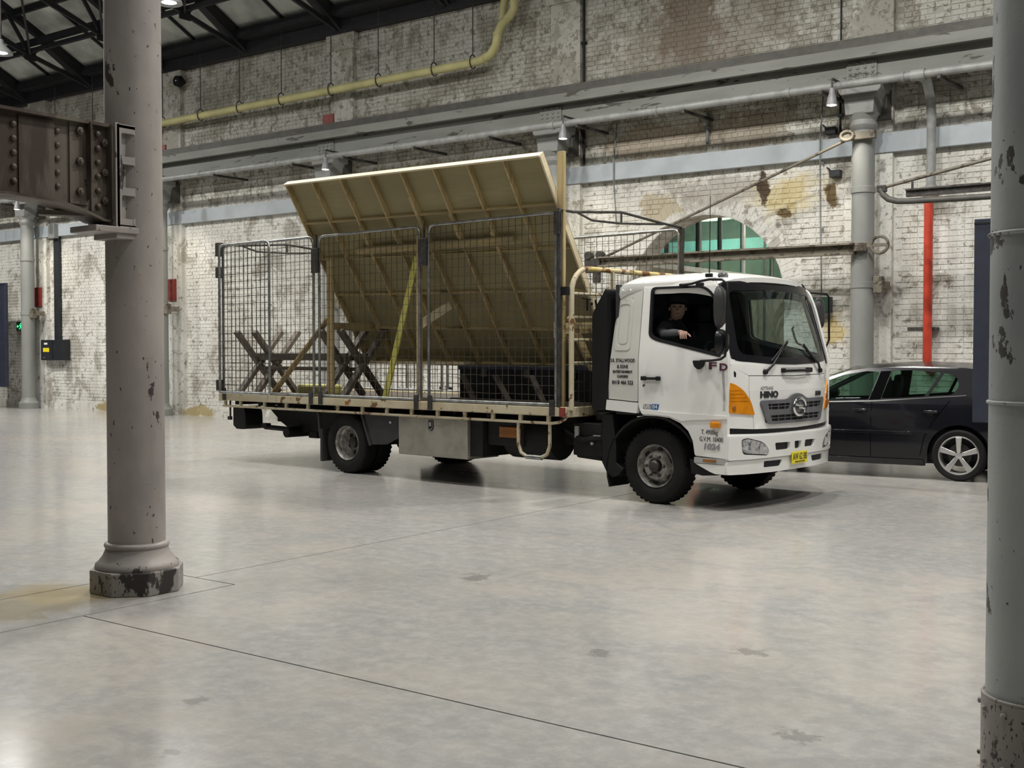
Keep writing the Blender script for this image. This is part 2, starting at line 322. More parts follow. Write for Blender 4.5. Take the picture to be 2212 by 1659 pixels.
def thing(name, label, cat, loc=(0, 0, 0), rz=0.0, group=None):
    o = bpy.data.objects.new(name, None); COL.objects.link(o); o.location = loc; o.rotation_euler = (0, 0, rz); o.empty_display_size = 0.2
    return tag(o, label, cat, group)
def structure(o): o['kind'] = 'structure'; return o
def copy_tree(o, parent=None):
    c = o.copy(); COL.objects.link(c)
    if parent is not None: c.parent = parent
    for ch in list(o.children): copy_tree(ch, c)
    return c
def link_copy(mesh, name, parent, loc=(0, 0, 0), rot=None):
    o = bpy.data.objects.new(name, mesh); COL.objects.link(o); o.parent = parent; o.location = loc
    if rot is not None: o.rotation_euler = rot
    return o
def arc(cx, cz, r, a0, a1, n=10):
    return [(cx+r*math.cos(math.radians(a0+(a1-a0)*i/n)), cz+r*math.sin(math.radians(a0+(a1-a0)*i/n))) for i in range(n+1)]
def rounded(pts, r, n=4):
    out = []; N = len(pts)
    for i, p in enumerate(pts):
        rad = r[i] if isinstance(r, (list, tuple)) else r
        p = Vector(p); a = Vector(pts[i-1])-p; b = Vector(pts[(i+1) % N])-p
        if rad <= 0 or a.length < 1e-6 or b.length < 1e-6: out.append(tuple(p)); continue
        d = min(rad, a.length*0.48, b.length*0.48); s = p+a.normalized()*d; e = p+b.normalized()*d
        for k in range(n+1):
            t = k/n; out.append(tuple(s*(1-t)**2+p*2*t*(1-t)+e*t*t))
    return out
def rect(a0, a1, b0, b1, r=0.0, n=4):
    p = [(a0, b0), (a1, b0), (a1, b1), (a0, b1)]
    return rounded(p, r, n) if r else p
def text(body, size, name, mat, parent, fn, align='CENTER', thick=0.0015, xs=1.0, offset=0.0, shear=0.0, width=None):
    cu = bpy.data.curves.new(name, 'FONT'); cu.body = body; cu.size = size; cu.align_x = align; cu.extrude = thick; cu.offset = offset; cu.shear = shear; cu.resolution_u = 3
    ob = bpy.data.objects.new(name, cu); COL.objects.link(ob); bpy.context.view_layer.update()
    me = bpy.data.meshes.new_from_object(ob.evaluated_get(bpy.context.evaluated_depsgraph_get()))
    bpy.data.objects.remove(ob); bpy.data.curves.remove(cu)
    if width: w_ = [v.co.x for v in me.vertices]; xs = width/(max(w_)-min(w_))
    for v in me.vertices: v.co = Vector(fn(v.co.x*xs, v.co.y, v.co.z))
    me.materials.clear(); me.materials.append(M[mat]); me.name = name
    o = bpy.data.objects.new(name, me); COL.objects.link(o); o.parent = parent; return o
def lerp(x, pts):
    if x <= pts[0][0]: return pts[0][1]
    for (a, va), (b, vb) in zip(pts, pts[1:]):
        if x <= b: return va+(vb-va)*(x-a)/(b-a)
    return pts[-1][1]
def frange(a, b, n): return [a+(b-a)*i/n for i in range(n+1)]

# ------------------------------------------------------------------ the hall: floor
floor = structure(MB().bx(-60, 14, -14, 27.5, -0.12, -0.02).build('floor', 'joint'))
JY0, JY1 = 4.092, 5.26; G = 0.006
def slab(x0, x1, y0, y1, parent=floor):
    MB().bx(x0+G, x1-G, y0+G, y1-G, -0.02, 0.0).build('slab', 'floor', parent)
BX0, BX1 = -7.06, -6.235                      # the small block the foreground column stands on
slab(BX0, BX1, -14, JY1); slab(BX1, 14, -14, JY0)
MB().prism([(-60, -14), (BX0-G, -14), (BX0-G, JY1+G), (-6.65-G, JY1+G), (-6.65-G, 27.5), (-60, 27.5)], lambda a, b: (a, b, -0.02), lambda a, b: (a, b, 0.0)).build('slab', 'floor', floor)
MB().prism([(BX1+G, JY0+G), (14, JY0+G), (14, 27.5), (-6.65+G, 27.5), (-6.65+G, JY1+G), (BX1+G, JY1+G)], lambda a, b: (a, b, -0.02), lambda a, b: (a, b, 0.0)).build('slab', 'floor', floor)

# ------------------------------------------------------------------ the hall: brick wall with arched opening
WY = 18.47; AX, AZ, AR = -9.45, 2.47, 1.5
wall = structure(bpy.data.objects.new('wall_back', None)); COL.objects.link(wall)
opening = [(AX+AR, 0.0)]+arc(AX, AZ, AR, 0, 180, 28)+[(AX-AR, 0.0)]
outer = [(-46, 0.0)]+list(reversed(opening))+[(6, 0.0), (6, 8.62), (-46, 8.62)]
MB().panel(outer, [], lambda a, b: (a, WY, b), lambda a, b: (a, WY+0.55, b)).build('brickwork_core', 'mortar', wall)
def in_arch(x, z, m):
    if z < AZ: return abs(x-AX) < AR+m
    return (x-AX)**2+(z-AZ)**2 < (AR+m)**2
pil_x = [-6.45-5.85*i for i in range(6)]+[-0.6]
stretcher = MB().box((0, 0, 0), (0.226, 0.03, 0.074)).mesh('brick'); header = MB().box((0, 0, 0), (0.106, 0.03, 0.074)).mesh('brick')
for me in (stretcher, header): me.materials.append(M['wall'])
mass = MB(); singles = 0; row = 0; z = 0.045; rb = random.Random(5)
while z < 8.58:
    head = row % 2 == 1; L = 0.118 if head else 0.238; x = -33.0+(0.06 if head else 0.0)
    while x < 3.0:
        w = (0.106 if head else 0.226)
        if not in_arch(x, z, 0.35) and not any(abs(x-p) < 0.34+w/2 for p in pil_x):
            prd = rb.uniform(-0.003, 0.005); near = (-6.05 < x < -4.55 and 1.45 < z < 5.5) or (-11.2 < x < -10.0 and 3.8 < z < 4.4)
            if rb.random() < 0.010: prd -= 0.02
            cx, cy, cz = x, WY+0.007-prd, z
            if near and singles < 290:
                link_copy(header if head else stretcher, 'brick', wall, (cx, cy, cz), (0, rb.uniform(-0.01, 0.01), rb.uniform(-0.02, 0.02))); singles += 1
            else:
                y0 = cy-0.015; hx, hz = w/2, 0.037; i = len(mass.v)
                mass.v += [(cx-hx, y0+0.02, cz-hz), (cx+hx, y0+0.02, cz-hz), (cx+hx, y0+0.02, cz+hz), (cx-hx, y0+0.02, cz+hz), (cx-hx+0.003, y0, cz-hz+0.003), (cx+hx-0.003, y0, cz-hz+0.003), (cx+hx-0.003, y0, cz+hz-0.003), (cx-hx+0.003, y0, cz+hz-0.003)]
                mass.f += [(i+4, i+5, i+6, i+7), (i, i+1, i+5, i+4), (i+1, i+2, i+6, i+5), (i+2, i+3, i+7, i+6), (i+3, i, i+4, i+7)]
        x += L
    z += 0.086; row += 1
mass.build('brick_courses', 'wall', wall, recalc=False, kind='stuff')
vous = MB().box((0, 0, 0), (0.30, 0.035, 0.10)).mesh('arch_brick'); vous.materials.append(M['wall'])
for i in range(44):
    a = PI*(i+0.5)/44
    link_copy(vous, 'arch_brick', wall, (AX+(AR+0.165)*math.cos(a), WY+0.013, AZ+(AR+0.165)*math.sin(a)), (0, -a, 0))
for sx in (-1, 1):
    for i in range(27): link_copy(vous, 'arch_brick', wall, (AX+sx*(AR+0.165), WY+0.013, 0.05+i*0.0915), (0, 0, 0))
for px in pil_x:      # flat piers behind the iron columns
    MB().bx(px-0.33, px+0.33, WY-0.10, WY+0.01, 0, 8.45).build('pier', 'wall', wall)
    MB().bx(px-0.42, px+0.42, WY-0.16, WY+0.01, 8.12, 8.52).build('corbel', 'wall', wall, bevel=0.02)
MB().bx(-33, AX-AR-0.35, WY-0.05, WY+0.01, 0, 0.20).build('plinth', 'wall', wall)
trim = structure(MB().bx(-33, 3.0, WY-0.13, WY-0.02, 4.715, 5.025).build('trim_1', 'band_blue', bevel=0.006))

# ------------------------------------------------------------------ the roof
ceiling = structure(bpy.data.objects.new('ceiling', None)); COL.objects.link(ceiling)
SL = 0.52
def rz(y): return 8.75+SL*(18.5-y)
def roof_sheet(x0, x1, ya, yb):
    mb = MB(); n = int(round((x1-x0)/0.076))*2; xs = frange(x0, x1, n); vs = []
    for i, x in enumerate(xs):
        d = 0.014*(1 if i % 2 else -1)
        for y in (ya, yb): vs.append((x, y, rz(y)+0.07+d))
    mb.add(vs, [(2*i, 2*i+2, 2*i+3, 2*i+1) for i in range(n)]); mb.build('roof_sheet', 'roof_sheet', ceiling, recalc=False)
for k in range(10):
    x0 = -36.4+3.04*k
    for ya, yb in ((18.9, 17.02), (17.1, 14.6), (14.7, 10.4)): roof_sheet(x0, x0+3.04, ya, yb)
MB().grid([-60, 14], [10.4, -14], lambda x, y: (x, y, rz(10.4)+0.1+0.1*(10.4-y)*0)).build('roof_deck', 'roof_sheet', ceiling)
MB().grid([-60, -36.4], [18.9, 10.4], lambda x, y: (x, y, rz(y)+0.07)).build('roof_deck', 'roof_sheet', ceiling)
MB().grid([-6.0, 14], [18.9, 10.4], lambda x, y: (x, y, rz(y)+0.07)).build('roof_deck', 'roof_sheet', ceiling)
raf = [-36.4+3.04*k-0.0 for k in range(1, 11)]
for x in raf:
    MB().bar((x, 18.75, rz(18.75)-0.03), (x, 10.4, rz(10.4)-0.03), 0.15, 0.20).build('rafter', 'truss', ceiling)
    MB().bar((x, 18.45, 8.50), (x, 16.6, 9.02), 0.07, 0.10).bar((x, 16.6, 9.02), (x, 12.2, 10.4), 0.06, 0.09).build('truss_chord', 'truss', ceiling)
    MB().bar((x, 16.6, 9.02), (x, 17.1, rz(17.1)-0.05), 0.06, 0.08).bar((x, 16.6, 9.02), (x, 15.9, rz(15.9)-0.05), 0.06, 0.08).box((x, 16.6, 9.0), (0.03, 0.30, 0.22)).build('truss_web', 'truss', ceiling)
    MB().bar((x, 18.35, 8.60), (x, 17.0, rz(17.0)-0.10), 0.24, 0.24).build('haunch', 'truss', ceiling)
    MB().bar((x+1.52, 18.7, rz(18.7)+0.02), (x+1.52, 10.4, rz(10.4)+0.02), 0.05, 0.06).build('batten', 'truss', ceiling)
    if x < -5: MB().bar((x, 16.6, 9.03), (x+1.52, 15.4, rz(15.4)-0.05), 0.05, 0.06).bar((x, 16.6, 9.03), (x-1.52, 15.4, rz(15.4)-0.05), 0.05, 0.06).build('wind_brace', 'truss', ceiling)
for y, dz, h in ((16.6, -0.62, 0.10), (16.6, -0.42, 0.16), (16.15, -0.02, 0.14), (14.6, -0.02, 0.14), (13.0, -0.02, 0.14), (11.5, -0.02, 0.14)):
    z = rz(y)+dz if dz < -0.1 else rz(y)+dz
    MB().bar((-36, y, z), (-4, y, z), 0.09, h).build('purlin', 'truss', ceiling)
MB().bx(-46, 6, 18.25, 18.9, 8.46, 8.86).build('eaves_beam', 'truss', ceiling)
MB().bx(-46, 6, 17.95, 18.25, 8.76, 8.96).build('gutter_plate', 'truss', ceiling)

# ------------------------------------------------------------------ crane rail beam, iron columns on the wall
CY = 18.0
beam = thing('crane_rail_beam', 'long grey painted steel crane rail beam running high along the brick wall', 'beam', (0, 0, 0))
MB().bx(-33, 3.0, 17.80, 18.20, 6.26, 6.32).build('top_flange', 'rail_dark', beam)
MB().bx(-33, 3.0, 17.70, 17.80, 6.10, 6.27).build('flange_face', 'steel_paint', beam, bevel=0.008)
MB().bx(-33, 3.0, 17.90, 17.96, 5.78, 6.26).build('web', 'steel_paint', beam)
MB().bx(-33, 3.0, 17.76, 18.10, 5.74, 5.79).build('bottom_flange', 'steel_paint', beam)
MB().bar((-33, 17.95, 6.40), (3.0, 17.95, 6.40), 0.07, 0.13).build('crane_rail', 'rail_dark', beam)
rivet = MB().lathe([(0.028, 0.0), (0.024, 0.012), (0.012, 0.02), (0.002, 0.022)], axis='Y', n=8).mesh('rivet', smooth=50); rivet.materials.append(M['steel_paint'])
for px in pil_x:
    MB().bx(px-0.24, px+0.24, 17.875, 17.90, 5.80, 6.09).build('splice_plate', 'steel_paint', beam)
    for i in range(4):
        for j in range(4): link_copy(rivet, 'rivet', beam, (px-0.18+0.12*i, 17.875, 5.83+0.075*j), (PI, 0, 0))
names = {0: 'round grey iron wall column right of the arched opening, carrying the crane rail', 1: 'round grey iron wall column mostly hidden behind the leaning timber flat',
         2: 'round grey iron wall column whose capital shows above the left end of the timber flat', 3: 'round grey iron wall column hidden behind the big foreground column on the left', 4: 'round grey iron wall column at the far left beside the dark electrical box', 5: 'round grey iron wall column hidden behind the right foreground column'}
for i, px in enumerate(pil_x[:5]+[-0.6]):
    t = thing('wall_column', names[i], 'column', (px, CY, 0), 0, 'iron columns along the brick wall')
    MB().lathe([(0.27, 0), (0.27, 0.16), (0.22, 0.20), (0.20, 0.26), (0.185, 0.30)], n=24).build('base', 'wall_column', t, 40)
    MB().lathe([(0.183, 0.28), (0.178, 2.6), (0.170, 5.05)], n=32).build('shaft', 'wall_column', t, 40)
    for zc in (2.62, 4.10): MB().lathe([(0.178, zc-0.05), (0.190, zc-0.045), (0.190, zc+0.045), (0.177, zc+0.05)], n=32).build('collar', 'wall_column', t, 40)
    MB().lathe([(0.170, 5.02), (0.20, 5.06), (0.215, 5.10), (0.20, 5.14), (0.19, 5.18), (0.22, 5.24), (0.24, 5.28)], n=32).build('capital', 'wall_column', t, 40)
    MB().prism([(-0.22, 5.26), (0.22, 5.26), (0.24, 5.50), (0.33, 5.62), (0.35, 5.74), (-0.35, 5.74), (-0.33, 5.62), (-0.24, 5.50)], lambda a, b: (a, -0.22, b), lambda a, b: (a, 0.22, b)).build('capital_block', 'wall_column', t, bevel=0.01)
    MB().box((0.20, 0.30, 5.45), (0.22, 0.30, 0.46)).build('wall_bracket', 'rail_dark', t, bevel=0.01)
    MB().bx(0.16, 0.34, -0.06, 0.30, 2.56, 2.68).box((0.26, 0.0, 2.62), (0.14, 0.14, 0.26)).build('clamp', 'jib_steel', t, bevel=0.008)

# ------------------------------------------------------------------ pipes
sp = thing('sprinkler_pipe', 'silver grey horizontal pipe slung just under the crane rail beam', 'pipe')
MB().tube([(-33, 17.5, 5.665), (3.0, 17.5, 5.665)], 0.062, 14).build('pipe_run', 'pipe_silver', sp, 40)
for x in (-33+5.7*0.5, -24.4, -21.3, -18.72, -17.2, -15.27, -13.4, -11.43, -9.31, -6.93, -5.14):
    MB().bar((x, 17.42, 5.585), (x+0.05, 18.40, 5.585), 0.05, 0.05).build('bracket', 'dark_steel', sp)
    MB().lathe([(0.075, -0.03), (0.075, 0.03)], (x-0.55, 17.5, 5.665), 'X', 14).build('coupling', 'pipe_silver', sp, 40)
dp = thing('drop_pipe', 'grey vertical pipe dropping from the silver pipe near the right column', 'pipe')
MB().tube([(-5.46, 17.5, 5.66), (-5.46, 17.9, 5.66), (-5.47, 18.0, 5.60), (-5.47, 18.12, 5.45), (-5.47, 18.2, 5.2), (-5.47, 18.2, 4.05)], 0.07, 12).build('pipe_run', 'pipe_silver', dp, 50)
MB().lathe([(0.085, 4.02), (0.085, 4.12)], (-5.47, 18.2, 0), n=14).build('coupling', 'pipe_silver', dp, 40); MB().lathe([(0.085, -0.10), (0.085, 0.10)], (-5.46, 17.5, 5.66), 'X', 14).build('tee_piece', 'pipe_silver', dp, 40)
MB().lathe([(0.11, 3.92), (0.12, 3.98), (0.085, 4.04)], (-5.47, 18.2, 0), n=12).build('valve', 'jib_steel', dp, 40)
rp = thing('fire_riser_pipe', 'bright red vertical fire pipe on the wall behind the black car', 'pipe')
MB().tube([(-5.50, 18.2, 3.85), (-5.50, 18.2, 1.45), (-5.50, 18.22, 1.36), (-5.50, 18.30, 1.30), (-5.50, 18.46, 1.29)], 0.067, 14).build('pipe_run', 'pipe_red', rp, 40)
MB().bx(-5.80, -5.56, 18.18, 18.24, 1.90, 1.96).bx(-5.60, -5.40, 18.25, 18.46, 1.90, 1.96).build('wall_clip', 'dark_steel', rp)
yp = thing('roof_drain_pipe', 'pale yellow drain pipe hung on rods high under the eaves, bending upwards', 'pipe')
MB().tube([(-32.5, 18.1, 7.12), (-14.35, 18.1, 7.24), (-14.05, 18.1, 7.27), (-13.86, 18.1, 7.34), (-13.74, 18.1, 7.47), (-13.70, 18.1, 7.62), (-13.68, 18.1, 7.72), (-13.60, 18.1, 7.86), (-13.40, 18.1, 8.0), (-13.30, 18.1, 8.12), (-13.28, 18.1, 8.45)], 0.085, 16).build('pipe_run', 'pipe_yellow', yp, 50)
MB().tube([(-13.62, 18.16, 7.80), (-13.60, 18.16, 8.2), (-13.54, 18.16, 8.45)], 0.075, 14).build('pipe_branch', 'pipe_yellow', yp, 50)
for x, zc in ((-14.0, 7.28), (-13.69, 7.70), (-13.44, 7.97)): MB().lathe([(0.095, -0.025), (0.095, 0.025)], (x, 18.1, zc), 'X' if zc < 7.5 else 'Z', 16).build('coupling', 'pipe_yellow', yp, 40)
for x in (-28.6, -26.9, -25.4, -24.0, -22.56, -21.17, -19.76, -18.2, -16.81, -15.29, -14.30):
    zc = 7.12+0.12*(x+32.5)/18.15
    MB().tube([(x, 18.1+0.10*math.cos(a), zc+0.02+0.135*math.sin(a)) for a in frange(0, 2*PI, 14)[:-1]], 0.012, 6, True).build('hanger_ring', 'dark_steel', yp, 60)
    MB().tube([(x, 18.1, zc+0.15), (x, 18.1, 8.80)], 0.010, 6).build('hanger_rod', 'dark_steel', yp)

# ------------------------------------------------------------------ wall brackets: swinging jib cranes
jb = thing('jib_crane', 'rusty wall jib with flat beam and diagonal tie rod in front of the arch', 'jib crane')
MB().bx(-11.15, -6.50, 17.79, 17.83, 3.10, 3.26).bx(-11.15, -6.50, 17.70, 17.83, 3.24, 3.27).bx(-11.15, -6.50, 17.70, 17.83, 3.09, 3.12).build('jib_beam', 'jib_steel', jb)
MB().tube([(-11.42, 17.8, 3.14), (-6.50, 17.8, 4.93)], 0.024, 8).build('tie_rod', 'jib_steel', jb, 50)
MB().box((-11.30, 17.78, 3.12), (0.32, 0.10, 0.26)).box((-11.22, 17.78, 2.92), (0.14, 0.08, 0.22)).build('trolley', 'dark_steel', jb, bevel=0.015)
for dx in (-0.12, 0.12): MB().lathe([(0.07, -0.07), (0.075, 0), (0.07, 0.07)], (-11.26+dx, 17.78, 3.30), 'Y', 12).build('roller', 'dark_steel', jb, 40)
MB().box((-6.45, 17.80, 4.92), (0.52, 0.10, 0.12)).tube([(-6.62+0.10*math.cos(a), 17.74, 4.93+0.07*math.sin(a)) for a in frange(0, 2*PI, 12)[:-1]], 0.03, 6, True).build('top_hinge', 'jib_steel', jb, bevel=0.01)
MB().lathe([(0.10, -0.06), (0.10, 0.06)], (-6.42, 17.80, 3.20), 'Z', 14).build('bottom_hinge', 'jib_steel', jb, 40)
MB().tube([(-6.10+0.13*math.cos(a), 17.76, 3.22+0.13*math.sin(a)) for a in frange(0, 2*PI, 16)[:-1]], 0.025, 6, True).bx(-6.30, -5.97, 17.75, 17.78, 3.19, 3.24).build('hand_wheel', 'jib_steel', jb, 50)
j2 = thing('swing_arm', 'dark curved swing arm with stay rod above the red pipe', 'jib crane')
MB().tube([(-5.80, 16.9, 3.95), (-5.76, 16.9, 3.86), (-5.68, 16.9, 3.79), (-5.55, 16.9, 3.75), (-5.40, 16.9, 3.74), (-0.62, 16.9, 3.66), (-0.62, 17.85, 3.66)], 0.045, 10).build('arm_tube', 'rail_dark', j2, 50)
MB().bx(-5.42, -0.8, 16.86, 16.94, 3.80, 3.89).bx(-5.42, -0.8, 16.82, 16.98, 3.885, 3.905).build('arm_channel', 'dark_steel', j2)
MB().tube([(-5.80, 16.9, 3.96), (-0.62, 16.9, 4.92), (-0.62, 17.85, 4.92)], 0.026, 8).build('stay_rod', 'jib_steel', j2, 50)
MB().box((-5.78, 16.9, 3.95), (0.14, 0.08, 0.10)).tube([(-5.34, 16.9, 3.90), (-5.34, 16.9, 4.02)], 0.02, 6).build('pivot', 'dark_steel', j2, bevel=0.01)

# ------------------------------------------------------------------ cables, boxes, signs, plates
def cable(name, label, pts, r, mat='black', cat='conduit', clip=True):
    t = thing(name, label, cat)
    MB().tube(pts, r, 8).build('conduit_run', mat, t, 50)
    if clip:
        a, b = Vector(pts[0]), Vector(pts[-1]); n = max(1, int((b-a).length/1.2))
        for i in range(1, n+1): MB().box(a.lerp(b, i/(n+1)), (r*4, r*2.6, 0.04)).build('clip', mat, t)
cable('wall_conduit', 'thick black cable running down the upper wall above the flat', [(-11.9, 18.40, 8.45), (-11.9, 18.40, 6.5), (-11.9, 18.40, 5.06)], 0.024)
cable('wall_conduit', 'thin black cable below the rail, between flat and arch', [(-11.9, 18.30, 5.7), (-11.72, 18.2, 5.35), (-11.66, 17.7, 5.42)], 0.018, clip=False)
cable('wall_conduit', 'thin grey conduit on the wall left of the arch', [(-11.2, 18.42, 5.74), (-11.2, 18.32, 5.04), (-11.2, 18.32, 4.7), (-11.2, 18.42, 3.9)], 0.012, 'shade_grey')
cable('wall_conduit', 'thin grey conduit on the wall right of the arch, down to the exit sign', [(-7.28, 18.42, 5.74), (-7.28, 18.31, 5.04), (-7.28, 18.31, 4.70), (-7.28, 18.42, 2.5)], 0.012, 'shade_grey')
cable('wall_conduit', 'short grey conduit stub under the rail above the arch', [(-9.36, 18.42, 5.74), (-9.36, 18.42, 5.18)], 0.026, 'shade_grey')
cable('wall_conduit', 'black cable beside the lit lamp at the right column', [(-6.98, 18.40, 5.74), (-6.98, 18.40, 5.04)], 0.02)
cable('wall_conduit', 'dark seam cable high on the wall at the upper right', [(-6.99, 18.43, 8.4), (-6.99, 18.43, 6.45)], 0.014)
t = thing('conduit_trunking', 'black vertical trunking rising from the dark electrical box at far left', 'conduit')
MB().bx(-29.16, -28.94, 18.36, 18.47, 1.88, 4.72).build('trunking', 'black_box', t, bevel=0.005); MB().bx(-29.2, -28.9, 18.22, 18.36, 4.66, 5.04).build('cover_box', 'wall_column', t, bevel=0.005)
t = thing('electrical_box', 'dark wall-mounted electrical box with yellow warning sticker at far left', 'electrical box', (-29.06, 18.33, 1.61))
MB().bx(-0.52, 0.0, -0.12, 0.13, -0.28, 0.28).build('cabinet', 'black_box', t, bevel=0.008); MB().bx(0.006, 0.50, -0.10, 0.13, -0.28, 0.28).build('side_cabinet', 'black_box', t, bevel=0.008)
MB().bx(-0.41, -0.12, -0.124, -0.12, -0.05, 0.06).build('warning_sticker', 'plate_yellow', t); MB().bx(-0.36, -0.20, -0.124, -0.12, 0.15, 0.20).build('label_sticker', 'badge_white', t); MB().bx(-0.40, -0.28, -0.14, -0.12, -0.22, -0.20).build('latch', 'chrome', t)
def ex_sign(loc, label, arrow):
    t = thing('exit_sign', label, 'exit sign', loc)
    MB().bx(-0.17, 0.17, -0.03, 0.08, -0.13, 0.13).build('housing', 'black_box', t, bevel=0.01)
    MB().bx(-0.15, 0.15, -0.036, -0.03, -0.11, 0.11).build('sign_face', 'exit_dark', t)
    def pc(pts): return MB().prism(pts, lambda a, b: (a, -0.042, b), lambda a, b: (a, -0.036, b))
    man = MB()
    for pts in ([(-0.02, 0.03), (0.035, 0.045), (0.03, -0.015), (-0.015, -0.025)], [(0.03, 0.045), (0.07, 0.02), (0.085, 0.03), (0.045, 0.058)], [(-0.015, 0.04), (-0.05, 0.015), (-0.06, 0.025), (-0.02, 0.055)], [(0.015, -0.012), (0.06, -0.055), (0.05, -0.095), (0.036, -0.095), (0.042, -0.058), (0.0, -0.02)], [(-0.015, -0.015), (-0.03, -0.06), (-0.075, -0.075), (-0.075, -0.09), (-0.018, -0.073), (0.01, -0.02)], [(0.018+0.02*math.cos(a), 0.078+0.02*math.sin(a)) for a in frange(0, 2*PI, 10)[:-1]]):
        man.prism(pts, lambda a, b: (a-(0.02 if not arrow else -0.06), -0.042, b), lambda a, b: (a-(0.02 if not arrow else -0.06), -0.036, b))
    man.build('running_figure', 'exit_green', t)
    if arrow: pc([(-0.12, 0.0), (-0.075, 0.045), (-0.075, 0.015), (-0.025, 0.015), (-0.025, -0.015), (-0.075, -0.015), (-0.075, -0.045)]).build('arrow', 'exit_green', t)
ex_sign((-7.24, 18.30, 2.34), 'green running-man exit sign on the wall behind the truck mirror', False)
ex_sign((-30.80, 18.34, 2.28), 'green arrow exit sign at the far left behind the wall column', True)
for x, zc, lab in ((-29.9, 3.08, 'dark red plate on the wall beside the far-left wall column'), (-24.02, 3.10, 'dark red plate on the wall peeking out right of the foreground column')):
    t = thing('wall_plate', lab, 'plate', (x, 18.33, zc)); MB().bx(-0.16, 0.16, 0, 0.04, -0.27, 0.27).build('plate', 'red_plate', t, bevel=0.006)
    for dz in (-0.2, 0, 0.2): MB().lathe([(0.018, 0), (0.012, 0.012)], (0.0, -0.012, dz), 'Y', 8).build('bolt', 'dark_steel', t)
for x, zc, lab in ((-18.25, 6.55, 'small rusty red plate on the rail above the flat'), (-24.0, 6.48, 'small rusty red plate on the rail right of the foreground column')):
    tag(MB().bx(x-0.16, x+0.16, 18.05, 18.09, zc-0.15, zc+0.15).build('rail_stop_plate', 'red_plate', bevel=0.006), lab, 'plate')
for x, zc, lab in ((-7.05, 4.46, 'small black junction box on the stained wall right of the arch'), (-7.13, 5.16, 'small black sensor on the wall under the right-hand lamp')):
    t = thing('junction_box', lab, 'junction box', (x, 18.38, zc)); MB().bx(-0.09, 0.09, -0.04, 0.08, -0.06, 0.06).build('box', 'black_box', t, bevel=0.01); MB().tube([(-0.07, 0.02, 0.05), (-0.16, 0.05, 0.12)], 0.012, 6).build('cable_tail', 'black', t)
t = thing('wall_speaker', 'small round dark camera high under the eaves beside the foreground column', 'camera', (-23.55, 18.30, 8.16))
MB().lathe([(0.02, -0.16), (0.12, -0.14), (0.14, -0.02), (0.06, 0.1)], axis='Y', n=18).build('housing', 'black', t, 40); MB().lathe([(0.03, -0.02), (0.002, -0.03)], (0, -0.14, 0), 'Y', 10).build('lens', 'chrome', t, 40)

# ------------------------------------------------------------------ lamps
def spot(name, label, loc, power, lens='lamp_lens', aim=(0, 0, -1), size=125, r=0.075, col=(1, 0.93, 0.80), stem=0.25, group=None):
    t = thing(name, label, 'lamp', loc, 0, group); d = Vector(aim).normalized(); q = d.to_track_quat('-Z', 'Y').to_matrix()
    body = MB(); body.lathe([(r*0.55, 0.20), (r*0.62, 0.12), (r*0.9, 0.06), (r*1.12, -0.05), (r*1.12, -0.06), (r, -0.05)], n=18)
    body.v = [tuple(q @ Vector(v)) for v in body.v]; body.build('housing', 'lamp_grey', t, 40)
    l = MB().lathe([(r*1.0, -0.045), (r*0.8, -0.062), (0.002, -0.068)], n=18); l.v = [tuple(q @ Vector(v)) for v in l.v]; l.build('lens', lens, t, 40)
    MB().tube([tuple(q @ Vector((0, 0, 0.18))), tuple(q @ Vector((0, 0, 0.18))+Vector((0, 0.0, stem+0.07)))], 0.015, 6).build('stem', 'dark_steel', t)
    if stem == 0.1: MB().bar((0, 0, 0.345), (0, 0.46, 0.345), 0.03, 0.03).build('arm', 'dark_steel', t)
    ld = bpy.data.lights.new('lamp_light', 'SPOT'); ld.energy = power; ld.spot_size = math.radians(size); ld.spot_blend = 0.8; ld.shadow_soft_size = r; ld.color = col
    lo = bpy.data.objects.new('light', ld); COL.objects.link(lo); lo.parent = t; lo.location = tuple(q @ Vector((0, 0, -0.10))); lo.rotation_euler = q.to_euler()
    return t
spot('spot_lamp', 'small lit lamp under the rail right above the flat', (-11.65, 17.33, 5.42), WALL_SPOT_POWER, aim=(0, -0.02, -1), stem=0.1, group='lamps under the crane rail')
spot('spot_lamp', 'small lit lamp under the rail at the right wall column', (-6.71, 17.33, 5.40), WALL_SPOT_POWER, aim=(0, -0.02, -1), stem=0.1, group='lamps under the crane rail')
for x, lb in ((-17.6, 'small lamp under the rail above the left end of the flat'), (-23.4, 'small lamp under the rail behind the left foreground column'), (-29.2, 'small lamp under the rail at the far-left wall column')): spot('spot_lamp', lb, (x, 17.33, 5.42), WALL_SPOT_POWER*1.25, aim=(0, -0.02, -1), stem=0.1, group='lamps under the crane rail')
def high_bay(x, y, power, label='large high-bay lamp hanging from the hall roof above the picture', z=9.2, lens='lamp_lens', r=1.0):
    t = thing('high_bay_lamp', label, 'lamp', (x, y, z), 0, 'high-bay lamps over the hall')
    top = (rz(y)-0.1 if y > 10.4 else rz(10.4))-z
    MB().lathe([(0.08*r, 0.45*r), (0.10*r, 0.30*r), (0.34*r, 0.05), (0.36*r, 0.0), (0.34*r, 0.02)], n=20).build('shade', 'pipe_silver', t, 40); MB().tube([(0, 0, 0.4*r), (0, 0, top)], 0.02, 6).build('stem', 'dark_steel', t)
    MB().lathe([(0.30*r, 0.03), (0.002, 0.0)], n=20).build('lens', lens, t, 40)
    ld = bpy.data.lights.new('bay_light', 'AREA'); ld.shape = 'DISK'; ld.size = 0.6*r; ld.energy = power; ld.color = (1.0, 0.985, 0.945); ld.spread = math.radians(176)
    lo = bpy.data.objects.new('light', ld); COL.objects.link(lo); lo.parent = t; lo.location = (0, 0, -0.02)
